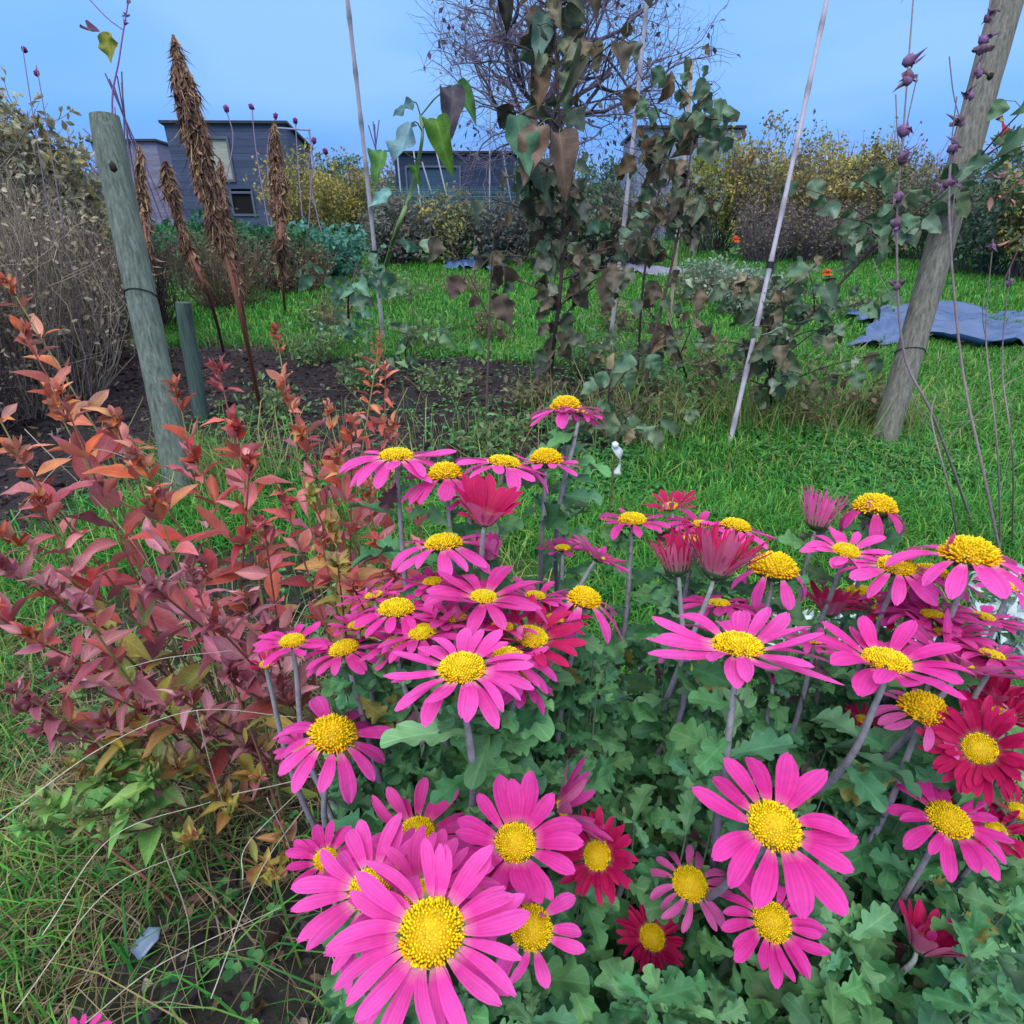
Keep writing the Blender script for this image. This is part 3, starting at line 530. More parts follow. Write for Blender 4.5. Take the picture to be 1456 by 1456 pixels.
# ------------------------------------------------------------------ withered tall plants with hanging leaves
rng = np.random.default_rng(6); WLc = C('#5b7763', '#6d8a74', '#4b6655', '#7c8f76', '#6b5c50', '#84735f', '#4e4a3c', '#8d7a6c', '#6a6458', '#94958a', '#3f3a34', '#574a42', '#33302c')*.85
def wilted(label, way, r, nl, size, zone=(0, 1), cols_=WLc, expl=(), sidebr=0, cat='plant', name='withered_plant', stemc='#4d3b40', groundfirst=True, droop=1.):
    pts = [G(way[0][0], way[0][1])-np.array((0, 0, .03)) if groundfirst else P(*way[0])]+[P(*q) for q in way[1:]]; path = spline(pts, 34); root = empty(name, pts[0], label, cat, 'tall withered plants with hanging leaves')
    mb = MB(); tubes(mb, path, np.linspace(r, r*.5, 34), C(stemc)[0], 7); att = [path[int(u*33)] for u in rng.uniform(*zone, max(nl, 1))]
    br = []
    for k in range(sidebr):
        q = path[int(rng.uniform(*zone)*33)]; e = nrm(rng.normal(0, 1, 3)*np.array((1, .6, .3))+(0, 0, .5)); L_ = rng.uniform(.15, .46); bp = spline([q, q+e*L_*.5+(0, 0, .02), q+e*L_], 8); tubes(mb, bp, np.linspace(r*.45, r*.2, 8), C(stemc)[0], 5); br.append(bp)
    O, Dd, S_ = [], [], []
    for k in range(nl):
        if br and rng.random() < .6: bp = br[rng.integers(len(br))]; q = bp[rng.integers(2, 8)]
        else: q = att[k]
        e = rng.normal(0, 1, 3)*np.array((1, .8, .2)); e = nrm(e); l_ = rng.uniform(.03, .08); q2 = q+e*l_+(0, 0, .01); tubes(mb, [q, (q+q2)/2+(0, 0, .012), q2], r*.16, C('#6a5a55')[0], 4, False)
        O.append(q2); Dd.append(nrm(e*.55+np.array((0, 0, -1.))*rng.uniform(.3, 1.2)*droop)); S_.append(size*rng.uniform(.55, 1.25))
    mb.build('stem', M_stem, root); ml = MB()
    if nl: stamp(ml, HRT+CRL[:3], O, Dd, rng.normal(0, .35, (nl, 3))+np.array((0, -1, .25)), S_, pick(cols_, nl, .15), edge=pick(C('#3b332c', '#6d7d5c', '#8d7a62'), nl), edgew=.45)
    for (px, py, d, lpx, ang, cl, wf) in expl:
        wf *= .72; lpx *= .92
        a = math.radians(ang); q = P(px, py, d); e = P(px+math.cos(a)*100, py+math.sin(a)*100, d)-q
        stamp(ml, HRT[:5], [q], e, np.array((rng.normal(0, .3), -1, .35)), lpx/FPX*d, C(cl)*1., edge=C(cl)*.6, Wd=wf, edgew=.4)
        k = path[np.argmin(np.linalg.norm(path-q, axis=1))]; mq = MB(); 
        ml.add(*(lambda m: (np.concatenate(m.v), C('#5f6a4a')[0], np.concatenate(m.q)))((lambda m: (tubes(m, spline([k, (k+q)/2+(0, 0, .03), q], 6), r*.25, C('#5f6a4a')[0], 4, False), m)[1])(mq)))
    ml.build('foliage', M_wilt, root); return root
wilted('tall dark-stemmed withered plant with big hanging leaves in the centre', [(778, 565), (790, 470, 3.0), (799, 380, 2.85), (800, 260, 2.7), (793, 130, 2.55), (785, -40, 2.45)], .011, 190, .095, (.14, 1), sidebr=22,
       expl=[(775, 20, 2.5, 75, 100, '#6f8f83', .95), (715, -5, 2.5, 50, 80, '#23281f', 1), (800, 60, 2.5, 60, 75, '#6d7f62', .8), (770, 100, 2.5, 60, 95, '#6a5545', .9), (765, 180, 2.5, 90, 105, '#8b7568', 1), (795, 190, 2.5, 85, 80, '#7e6a60', 1), (735, 165, 2.5, 100, 80, '#4f7a60', .9)])
wilted('single green stem with two large drooping leaves, right of the leftmost cane', [(538, 410), (560, 340, 4.3), (585, 270, 4.2), (600, 200, 4.1), (598, 165, 4.1)], .018, 0, .2, stemc='#6f8a5a',
       expl=[(645, 125, 4.0, 74, 95, '#5a5460', 1.), (620, 170, 4.0, 75, 75, '#5f8a3a', 1.), (585, 175, 4.0, 85, 110, '#6d93a0', 1.05), (545, 215, 4.05, 50, 110, '#6a9a55', 1.), (588, 145, 4.05, 42, 140, '#557a80', .8), (590, 235, 4.05, 30, 80, '#52803f', 1), (555, 270, 4.1, 45, 140, '#7fb0ae', .8), (650, 120, 4.15, 60, 60, '#4f7a45', .9)])
wilted('dark withered plant beside the short yellowish cane', [(915, 600), (925, 500, 3.0), (950, 400, 3.0), (970, 300, 2.95), (985, 200, 2.9)], .008, 95, .085, (.25, 1), sidebr=15)
wilted('thin withered sapling left of the central withered plant', [(690, 620), (694, 520, 2.95), (697, 420, 2.95), (700, 360, 2.9)], .007, 10, .13, (.5, 1), cols_=C('#6a5852', '#7a6a60', '#5a5048'), sidebr=2)
wilted('thin withered stem below the middle cane with a few leaves', [(985, 560), (965, 500, 3.1), (950, 455, 3.1)], .007, 8, .13, (.4, 1), cols_=C('#85715f', '#6a5c50', '#9a8a78'), sidebr=2)
wilted('arching branch of green drooping leaves reaching up to the right post', [(1085, 590), (1110, 500, 2.75), (1170, 430, 2.7), (1245, 350, 2.6), (1310, 295, 2.5), (1400, 225, 2.4)], .008, 110, .085, (.2, 1), cols_=C('#557a5c', '#64886c', '#43664e', '#7d9583', '#4e6a48'), sidebr=14, droop=.8)
wilted('leafy withered clump at the foot of the rightmost cane', [(1100, 600), (1095, 530, 2.8), (1085, 450, 2.75), (1090, 400, 2.7)], .008, 160, .07, (.12, 1), cols_=C('#5f7a62', '#6f8a70', '#4c6650', '#7a6a58', '#93a08a'), sidebr=14)
wilted('drooping leaves high between the middle cane and the short cane', [(905, 560), (915, 400, 3.2), (940, 260, 3.1), (975, 170, 3.05), (1020, 170, 3.0)], .007, 95, .09, (.35, 1), sidebr=15, cols_=C('#5b7f68', '#4f7358', '#6f8f78', '#6d5a48'))
wilted('low green leafy plant at the foot of the leftmost cane', [(500, 480), (495, 430, 3.9), (510, 370, 3.9)], .008, 50, .10, (.1, 1), cols_=C('#5f8f78', '#6fa088', '#4a7a62', '#7a9580'), sidebr=9, droop=.6)
wilted('small green leafy weed on the soil bed right of the leftmost cane', [(575, 515), (578, 490, 3.5), (590, 460, 3.5)], .005, 20, .09, (.1, 1), cols_=C('#5f9a68', '#7aa878', '#6a8a70'), sidebr=5, droop=.5)
wilted('small drooping plant behind the topmost flowers', [(858, 640), (866, 560, 2.6), (870, 490, 2.6)], .005, 44, .085, (.1, 1), cols_=C('#5f8568', '#6f957a', '#84947a', '#8a7c60'), sidebr=8)

for px, py, hg, rd, lb in [(45, 590, 1.3, .35, 'tall pale straight dead stalks at the left edge'), (110, 570, 1.15, .3, 'tall pale straight dead stalks beside the left post')]:
    shrub('dead_stalks', lb, 'dead plant', G(px, py), hg, rd, 170, 700, .03, C('#a59c88', '#8f8270', '#c0b79c'), C('#a3988c', '#8a7c74', '#b8ad98', '#75686c'), 'pale dead stalks', tmpl=OVL[:2], twr=.0035, lo=.3, nsub=3)
WD = C('#5f8f58', '#76a468', '#4f7f58', '#7d9a70', '#8a8a60'); WB = C('#7b6b58', '#93846a', '#5f5248', '#6f7a58')
for px, py, hg, rd, nl, wc, lb in [(520, 560, .22, .16, 260, WD, 'green weed clump on the soil behind the orange spire'), (610, 500, .25, .22, 320, WD, 'green weed clump at the back of the soil bed'), (700, 490, .28, .2, 300, WB, 'dead brown weed clump left of the central stem'), (640, 560, .14, .25, 260, WD, 'low spreading weeds in the middle of the soil bed'),
        (570, 430, .30, .35, 420, WD, 'weedy tuft at the lawn edge right of the leftmost cane'), (650, 420, .22, .4, 420, WB, 'dead tuft on the lawn below the small blue sheet'), (760, 590, .18, .18, 260, WB, 'brown weed clump at the foot of the central stem'), (830, 540, .30, .2, 340, WD, 'leafy green weed between the central stem and the middle cane'), (900, 560, .30, .2, 320, WD, 'leafy green weed right of the middle cane'),
        (960, 600, .24, .22, 320, WD, 'green weed clump below the short cane'), (1010, 580, .35, .18, 320, WB, 'brown weed clump left of the rightmost cane foot'), (1130, 610, .34, .2, 380, WB, 'dry weed clump right of the rightmost cane foot'), (1215, 610, .26, .16, 300, WB, 'dry weed clump left of the right post foot'), (450, 520, .28, .2, 300, WD, 'green weed clump below the leafy crop'),
        (390, 600, .16, .2, 260, WD, 'low weed rosette near the short stake'), (700, 640, .14, .25, 260, WD, 'low weeds just behind the highest flowers'), (470, 470, .3, .25, 380, WB, 'dead weed clump left of the leftmost cane'), (870, 480, .3, .25, 380, WB, 'dead weed clump behind the middle cane'), (980, 440, .35, .3, 420, np.concatenate([WD, WB]), 'weedy clump behind the short cane'), (1220, 455, .22, .3, 320, WD, 'weedy clump left of the large plastic sheet')]:
    shrub('weed_clump', lb, 'weed', G(px, py), hg, rd, 34, nl, .035, wc, C('#6a6050', '#7a6a58', '#5f6f4a'), 'weeds on and around the soil bed', tmpl=OVL[:3]+RHB, lo=.05, twr=.0022, nsub=4)
# ------------------------------------------------------------------ brown thicket on the left
for (px, py, hg, rd, n, nl, lb, tcx, lcx) in [
    (35, 560, 1.02, .36, 230, 2600, 'tall dense thicket of brown dead stems at the left edge', C('#6f5c60', '#8a7870', '#564650', '#9b8e84'), C('#a39684', '#b8ac92', '#756860', '#8b8480')),
    (140, 520, .95, .36, 230, 2600, 'brown dead-stemmed thicket just left of the wooden post', C('#6c5a5c', '#877670', '#544448', '#9a8e84'), C('#a09480', '#b8ae94', '#6f6258', '#8b8484')),
    (-40, 640, 1.05, .3, 160, 1400, 'dead-stemmed thicket cut by the left edge of the photo', C('#4c3c44', '#67565c', '#3a2e34'), C('#a09480', '#b8ae94', '#6f6258', '#8b8484')),
    (215, 470, .9, .35, 160, 1000, 'low brown thicket behind the wooden post', C('#4c3c44', '#6d5a58', '#3a2e34'), C('#7b6f5c', '#6b5048', '#4f4446'))]:
    shrub('dead_thicket', lb, 'bush', G(px, py), hg, rd, n, nl, .028, lcx, tcx, 'brown dead thickets', tmpl=RHB+OVL[:1], twr=.0045, lo=.1, nsub=6)
for (px, py, hg, rd, lb, lcx) in [(10, 520, 1.56, .5, 'tall bush of pale dry leaves at the left edge of the sky', C('#9b9d8a', '#7d8470', '#b0ab94', '#6b7060', '#8d8158')), (100, 490, 1.42, .42, 'pale dry-leaved bush left of the wooden post top', C('#a09c88', '#7b806c', '#b3ab90', '#66685a', '#a69a4a'))]:
    shrub('dry_leaved_bush', lb, 'bush', G(px, py), hg*1.08, rd*1.15, 120, 5200, .055, lcx, C('#7a6a6c', '#8b7d78', '#5b4d52'), 'pale dry-leaved bushes', tmpl=OVL+CRL, mat=M_wilt, lo=.35, droop=.7, twr=.006)
for (px, py, hg, rd, lb) in [(325, 440, .75, .5, 'tangle of brown dead stems under the dry seed heads'), (420, 420, .6, .45, 'low brown dead stems right of the dry seed heads')]:
    shrub('dead_thicket', lb, 'bush', G(px, py), hg, rd, 150, 1100, .035, C('#7b6b54', '#5a4c44', '#8f8468', '#5f7048'), C('#6a5850', '#83705c', '#4a3c3c'), 'brown dead thickets', tmpl=RHB, twr=.005, lo=.1)
q = P(30, 310, 2.6); mb = MB(); 
# ------------------------------------------------------------------ dried dock-like seed heads
def dock(label, way, r, h0, h1, width, dens=900, cc=C('#765a4c', '#8f7058', '#54403c', '#a08868', '#6d5050')):
    pts = [G(*way[0])-np.array((0, 0, .03))]+[P(*q) for q in way[1:]]; path = spline(pts, 50); root = empty('dry_seed_head', pts[0], label, 'dried plant', 'dry brown seed-head stalks'); mb = MB()
    tubes(mb, path, np.linspace(r, r*.45, 50), C('#7a4c40')[0], 7); mb.build('stem', M_stem, root)
    n = dens; u = rng.uniform(h0, h1, n); k = np.minimum((u*49).astype(int), 48); f = (u*49-k)[:, None]; q = path[k]*(1-f)+path[k+1]*f; t = (u-h0)/(h1-h0); env = width*np.interp(t, [0, .12, .5, .8, 1], [.25, .8, 1, .75, .25])
    env = env*(.45+1.1*vn(u*22, u*0+r*900, 3)); a = rng.uniform(0, 6.28, n); q = q+np.stack([np.cos(a), np.sin(a), np.zeros(n)], -1)*(env*np.sqrt(rng.random(n)))[:, None]; D = np.stack([np.cos(a)*.22, np.sin(a)*.22, -np.ones(n)], -1)+rng.normal(0, .16, (n, 3))
    ml = MB(); pd = nrm(path[np.maximum(k-3, 0)]-path[k]); D = nrm(pd*.6+(0, 0, -.4)+rng.normal(0, .10, (n, 3))+D*(.25, .25, 0)); stamp(ml, OVL[:4], q, D, rng.normal(0, 1, (n, 3)), rng.uniform(.02, .055, n), pick(cc, n, .3), Wd=rng.uniform(.3, .8, n)); m = n; stamp(ml, BLD, q[:m], D[:m]+rng.normal(0, .08, (m, 3)), rng.normal(0, 1, (m, 3)), rng.uniform(.04, .10, m), pick(cc, m, .3), Wd=rng.uniform(.5, 1.1, m)); ml.build('seed_head', M_wilt, root); return root
dock('tallest thick dry brown seed head leaning in front of the dark shed', [(372, 590), (345, 460, 2.6), (312, 330, 2.5), (277, 190, 2.4), (246, 50, 2.35)], .012, .46, 1., .036, 2600)
dock('dry brown seed head just right of the left post, middle height', [(318, 500), (300, 430, 2.9), (262, 340, 2.8), (238, 250, 2.75), (234, 228, 2.7)], .010, .35, 1., .022, 800)
dock('upright dry brown seed head at the right side of the dark shed', [(405, 440), (400, 380, 3.3), (398, 300, 3.2), (392, 230, 3.2), (389, 172, 3.15)], .011, .2, 1., .034, 1500)
dock('short dry brown stalk between the tall heads', [(362, 560), (345, 440, 2.7), (325, 350, 2.7), (300, 285, 2.6)], .009, .45, 1., .022, 600)
dock('thin dry brown stalk below the shed hatch', [(345, 460), (335, 380, 3.1), (318, 300, 3.0), (312, 225, 3.0)], .007, .5, 1., .022, 350)
dock('thin dry brown stalk against the left post', [(225, 500), (215, 400, 2.6), (202, 290, 2.6), (197, 205, 2.55)], .007, .4, 1., .020, 350)

# dead seed-dotted stems, left sky and right side
def wand(label, way, r, nb, bsz, zone=(.3, 1), cc='#8a7a80', bc=C('#7a5a88', '#6a5060'), group='thin dead wands with seed pods', side=3):
    pts = [G(*way[0])-np.array((0, 0, .02))]+[P(*q) for q in way[1:]]; path = spline(pts, 40); root = empty('dead_wand', pts[0], label, 'dead stem', group); mb = MB(); tubes(mb, path, np.linspace(r, r*.45, 40), C(cc)[0], 6)
    for k in range(side):
        q = path[rng.integers(8, 34)]; e = nrm(rng.normal(0, 1, 3)*(1, .5, .2)+np.array((0, 0, 1.2))); tubes(mb, spline([q, q+e*.06, q+e*.12+(0, 0, .02)], 6), r*.35, C(cc)[0], 4)
    mb.build('stem', M_stem, root)
    if nb:
        for u in np.linspace(*zone, nb)+rng.normal(0, .012, nb):
            q = path[int(np.clip(u*39, 0, 39))]+rng.normal(0, bsz*.12, (3, 3)); ml = MB(); blobs(ml, q, bsz*rng.uniform(.4, .7, 3), pick(bc, 3), 1.1); D = rng.normal(0, 1, (3, 3)); stamp(ml, CRL, q, D, rng.normal(0, 1, (3, 3)), bsz*1.3, pick(bc, 3)); ml.build('seed_pod', M_stem, root)
    return root
wand('tall wand of purple seed pods left of the leaning right post', [(1390, 760), (1330, 600, 1.75), (1285, 500, 1.7), (1275, 330, 1.6), (1285, 180, 1.5), (1300, -20, 1.45)], .0042, 8, .019, (.55, 1))
wand('tall wand of purple seed pods overlapping the right post', [(1440, 860), (1400, 680, 1.6), (1365, 500, 1.6), (1350, 250, 1.5), (1390, 100, 1.45), (1412, -20, 1.4)], .0042, 9, .017, (.6, 1))
wand('bare grey wand at the right edge, no pods', [(1425, 800), (1418, 640, 1.7), (1402, 480, 1.7), (1412, 340, 1.6)], .003, 1, .012, (.98, 1))
wand('slender bare wand furthest right', [(1440, 780), (1440, 650, 1.6), (1425, 520, 1.6), (1436, 380, 1.5)], .0027, 1, .01, (.98, 1))
wand('crooked thin dead stalk crossing in front of the first wand', [(1370, 800), (1350, 700, 1.5), (1325, 600, 1.5), (1330, 560, 1.5)], .003, 0, .01, side=2)
wand('purple wand with one curled leaf rising behind the left post top', [(225, 640), (185, 330, 2.5), (160, 165, 2.4), (170, 80, 2.35), (186, -20, 2.3)], .0055, 3, .010, (.88, .97), cc='#8a5a9a')
ml = MB(); q = P(150, 45, 2.35); root = bpy.data.objects['dead_wand.005']; stamp(ml, CRL[:2]+HRT[:1], [q, q+(-.02, 0, 0)], [(0.0, 0, -1), (-1, 0, -.1)], [(0, -1, 0), (0, -1, .4)], [.10, .06], C('#8a8f3a', '#8a6a80')); tubes(ml, [q, P(168, 62, 2.35)], .0015, C('#5a4a5a')[0], 4); ml.build('curled_leaf', M_wilt, root)
for k, (a, b, c_, d_, lb) in enumerate([((300, 420), (330, 215), (322, 155), 10., 'slim seed-headed stem over the shed roof'), ((395, 400), (365, 220), (358, 152), 10., 'slim stem with a pod above the shed roof'), ((395, 400), (380, 220), (392, 165), 10., 'slim stem with a pod right of the shed roof'), ((440, 400), (425, 250), (420, 172), 9.5, 'slim stem with a pod beside the shed corner'), ((440, 400), (445, 240), (462, 215), 9.5, 'slim bent stem with a pod beside the timber frame'), ((470, 400), (440, 250), (446, 200), 9.5, 'slim stem with a pod by the timber frame post'),
        ((60, 420), (40, 120), (34, 70), 3., 'slim stem with a pod above the pale dry bush'), ((80, 420), (60, 140), (52, 104), 3., 'shorter stem with a pod above the pale dry bush')]):
    pp = [P(a[0], a[1], d_), P(*b, d_), P(*c_, d_)]; pp[0][2] = 0; root = empty('seed_stem', pp[0], lb, 'dead stem', 'slim stems with small round pods'); mb = MB(); tubes(mb, spline(pp, 12), .0009*d_, C('#7a6a8a')[0], 4); mb.build('stem', M_stem, root); mb = MB(); blobs(mb, pp[-1][None], np.array([.0045*d_]), C('#6a2a6a'), 1.3); mb.build('pod', M_stem, root)
# red osier shoots & red leaf tips on the far right
o = W_(1250, 15); root = empty('red_stemmed_shrub', o, 'thin red-stemmed shrub in front of the white greenhouse', 'bush'); mb = MB(); n = 50; s0 = o+rng.normal(0, .15, (n, 3))*(1, 1, 0); e = s0+np.stack([rng.normal(0, .45, n), rng.normal(0, .3, n), rng.uniform(1.2, 2.2, n)], -1); tubes(mb, np.stack([s0, (s0+e)/2+rng.normal(0, .04, (n, 3)), e], 1), [[.009, .006, .003]], pick(C('#a0405a', '#8a5070', '#7a6078'), n), 4, False); mb.build('branches', M_twig, root); ml = MB(); stamp(ml, RHB, e[:30]+rng.normal(0, .05, (30, 3)), rng.normal(0, 1, (30, 3)), rng.normal(0, 1, (30, 3)), .08, pick(C('#a03048', '#8a3050'), 30)); ml.build('foliage', M_bgleaf, root)
o = W_(1420, 7.0); root = empty('red_tipped_shrub', o, 'shrub with a pointed red leaf at its top, right of the post', 'bush'); mb = MB(); pth = spline([o, o+(.02, 0, .9), P(1424, 200, 6.4)], 10); tubes(mb, pth, .008, C('#6a5060')[0], 5); mb.build('branches', M_twig, root); ml = MB(); stamp(ml, OVL, [P(1424, 192, 6.4)], P(1446, 160, 6.4)-P(1424, 192, 6.4), (0, -1, .2), .34, C('#9a1f3a')); q = pth[rng.integers(4, 10, 90)]+rng.normal(0, .14, (90, 3)); stamp(ml, OVL, q, rng.normal(0, 1, (90, 3)), rng.normal(0, 1, (90, 3)), .11, pick(C('#4f7a55', '#8a9a5a', '#b06a78', '#a8a07a'), 90)); ml.build('foliage', M_wilt, root)
# marigolds
for (px, py, dst, gy, lb) in [(1046, 341, 6.4, 420, 'upper orange marigold flowering above the herbs'), (1176, 388, 5.6, 440, 'lower orange marigold near the arching branch')]:
    q = P(px, py, dst*.95); b = np.array((q[0], q[1]+.02, 0)); root = empty('marigold', b, lb, 'marigold', 'orange marigolds'); mb = MB(); tubes(mb, spline([b, (b+q)/2+(.02, 0, 0), q], 8), .004, C('#4f7a45')[0], 5); nl = 40; pq = b*(1-rng.random((nl, 1))*.7)+(q-b)*0+rng.normal(0, .05, (nl, 3)); u = rng.random((nl, 1))*.85; pq = b*(1-u)+q*u+rng.normal(0, .02, (nl, 3)); stamp(mb, OVL, pq, rng.normal(0, 1, (nl, 3))+(0, 0, .4), rng.normal(0, 1, (nl, 3)), .06, pick(C('#4f7a4a', '#648f5c'), nl)); mb.build('stem', M_stem, root)
    ml = MB(); n = 46; a = np.arange(n)*2.4; D = np.stack([np.cos(a), np.sin(a), np.full(n, .25)+(np.arange(n) < 20)*.8], -1); stamp(ml, OVL, np.repeat(q[None], n, 0), D, (0, 0, 1), .042, pick(C('#ff6a08', '#f58010', '#ff5a00'), n, .05)); ml.build('flower', M_petal, root)
#@@FORE
# ------------------------------------------------------------------ chrysanthemums
def petal_mesh(mb, n, rd, L_, wid, e0, bend, fr, cols_, jit=1., gap=(), seed=0, sag=0.):
    """n ray petals round the local z axis: rd disc radius, L_ length, e0 rise in degrees, bend change of rise along the petal"""
    r = np.random.default_rng(seed+500); R_, K_ = 9, 7; t = np.linspace(0, 1, R_); s = np.linspace(-1, 1, K_)
    W = np.interp(t, [0, .08, .3, .6, .8, .93, 1], [.30, .42, .74, 1, .93, .62, .20])
    for k in range(n):
        a = (k+r.normal(0, .16*jit))/n*2*math.pi; lay = k % 2
        if any(g0 <= (math.degrees(a) % 360) <= g1 for g0, g1 in gap): continue
        ll = L_*r.uniform(.80, 1.07)*(.94 if lay else 1); ww = wid*ll*r.uniform(.82, 1.15); e = np.radians(e0+(7 if lay else -3)*(.5 if e0 > 30 else 1)+r.normal(0, 5*jit)); bb = np.radians(bend+r.normal(0, 18*jit))
        ang = e+bb*t; dl = ll/(R_-1); yy = np.concatenate([[0], np.cumsum(np.cos(ang[:-1])*dl)]); zz = np.concatenate([[0], np.cumsum(np.sin(ang[:-1])*dl)])
        cup = r.uniform(.05, .45); tw = r.normal(0, .25*jit); ht = r.uniform(.75, 1)
        v = np.zeros((R_, K_, 3)); 
        for i in range(R_):
            x = s*W[i]*ww/2; h = cup*(s**2)*W[i]*ww*.5+.035*ww*np.cos(s*3*math.pi)*(t[i] < .95); th = tw*t[i]
            x2 = x*math.cos(th)-h*math.sin(th); h2 = h*math.cos(th)+x*math.sin(th); tipo = (1-.05*(1-np.abs(s)*.0))*0+(-.04*ll*(np.abs(s) < .2))*(i == R_-1)
            v[i, :, 0] = x2; v[i, :, 1] = yy[i]-math.sin(ang[i])*h2+tipo; v[i, :, 2] = zz[i]+math.cos(ang[i])*h2
        sk = r.normal(0, .16*jit); v[..., 0] += sk*(v[..., 1]**2)/max(ll, 1e-4); v[..., 1] += rd*.86; v[..., 2] += (-.0006 if lay else -.0016)
        ca, sa = math.cos(a), math.sin(a); vv = v.copy(); vv[..., 0] = v[..., 0]*ca+v[..., 1]*sa; vv[..., 1] = -v[..., 0]*sa+v[..., 1]*ca
        c0 = cols_[0]*r.uniform(.86, 1.1); c1 = cols_[1]; pale = cols_[2]; f = t[:, None, None]
        cc = c0*(1-f)+c1*f; pb = np.clip(1-t/.16, 0, 1)[:, None, None]; cc = cc*(1-pb)+pale*pb; cc = np.repeat(cc, K_, 1) if cc.shape[1] == 1 else cc
        cc = cc*(1-.06*np.cos(s*3*math.pi))[None, :, None]; i_ = np.arange(R_*K_).reshape(R_, K_); q = np.stack([i_[:-1, :-1], i_[:-1, 1:], i_[1:, 1:], i_[1:, :-1]], -1)
        mb.add(vv, np.clip(cc, 0, .95).reshape(-1, 3), q=q, u=np.stack(np.meshgrid(t, s, indexing='ij')[::-1], -1))
PC = {'pink': (C('#e0309f')[0], C('#f05cc0')[0], C('#ffd0d8')[0]), 'hot': (C('#d4188c')[0], C('#e846b0')[0], C('#ffb0c8')[0]), 'mag': (C('#c01078')[0], C('#e04fae')[0], C('#f0a0b8')[0]),
      'crim': (C('#a50448')[0], C('#c81862')[0], C('#d890a0')[0]), 'old': (C('#c8489a')[0], C('#d86ab4')[0], C('#e8b0c0')[0])}
def add_mesh(mb, tv, tq, Ms, Os, cc):
    v = np.einsum('nij,kj->nki', Ms, tv)+Os[:, None]; n = len(Os); mb.add(v, np.repeat(cc[:, None], len(tv), 1).reshape(-1, 3), q=tq[None]+(np.arange(n)*len(tv))[:, None, None])
fv = []; NS = 6
for (z, r_) in ((0, .5), (.35, 1.), (.75, .95), (1., .45)):
    for k in range(NS): a = k/NS*6.283; fv.append((r_*math.cos(a), r_*math.sin(a), z))
fv = np.array(fv+[(0, 0, .92)]); fq = [(a*NS+k, a*NS+(k+1) % NS, (a+1)*NS+(k+1) % NS, (a+1)*NS+k) for a in range(3) for k in range(NS)]+[(3*NS+k, 3*NS+(k+1) % NS, 4*NS, 4*NS) for k in range(0)]; fq = np.array(fq)
ftri = np.array([(3*NS+k, 3*NS+(k+1) % NS, 4*NS) for k in range(NS)])
def disc_mesh(name, dome, brush, green, seed):
    """unit-radius disc of packed florets"""
    r = np.random.default_rng(seed+900); mb = MB(); n = 380; k = np.arange(n); rr = np.sqrt((k+.5)/n); a = k*2.39996; ph = rr*math.pi/2*.98
    base = np.stack([np.sin(ph)*np.cos(a)*(.9+.06*rr), np.sin(ph)*np.sin(a)*(.9+.06*rr), np.cos(ph)*dome-.10*np.exp(-(rr/.25)**2)*(1-brush*.5)], -1); nn = nrm(np.stack([np.sin(ph)*np.cos(a), np.sin(ph)*np.sin(a), np.cos(ph)/max(dome, .3)+.15], -1)); nn = nrm(nn+r.normal(0, .10+.22*brush, (n, 3)))
    x = nrm(np.cross(nn, (.3, 1., .2))); y = np.cross(nn, x); th = r.uniform(.7, 1.15, n)*.046; ln = .07+.17*brush*r.random(n)*(.4+rr)+.05*r.random(n)
    Ms = np.stack([x*th[:, None], y*th[:, None], nn*ln[:, None]], -1); g = np.clip(1.15-rr*1.6, 0, 1)[:, None]*green; c = C('#fbd806')[0]*(1-g)+C('#c4d022')[0]*g; c = c*r.uniform(.68, 1.12, (n, 1)); o_ = (rr > .8)[:, None]; c = np.where(o_ & (r.random((n, 1)) < .6*brush+.15), C('#fbb404')[0], c)
    v = np.einsum('nij,kj->nki', Ms, fv)+base[:, None]; off = (np.arange(n)*len(fv))[:, None, None]; cc = np.repeat(np.clip(c, 0, .95)[:, None], len(fv), 1); cc[:, :NS] *= .7; cc[:, -1] *= .85
    mb.add(v, cc.reshape(-1, 3), q=fq[None]+off, t=ftri[None]+off)
    U_, V_ = np.meshgrid(np.linspace(0, 1, 8), np.linspace(0, 2*math.pi, 25), indexing='ij'); p_ = U_*math.pi/2; i = np.arange(U_.size).reshape(U_.shape)
    mb.add(np.stack([.9*np.sin(p_)*np.cos(V_), .9*np.sin(p_)*np.sin(V_), np.cos(p_)*dome-.0], -1), C('#dcae08')[0], q=np.stack([i[:-1, :-1], i[1:, :-1], i[1:, 1:], i[:-1, 1:]], -1))
    o = mb.build(name, M_floret); me = o.data; bpy.data.objects.remove(o); return me
DISCS = {'y': disc_mesh('disc', .42, .25, .9, 1), 'm': disc_mesh('disc', .55, .6, .45, 2), 'o': disc_mesh('disc', .85, 1., .05, 3), 'm2': disc_mesh('disc', .5, .45, .6, 4)}
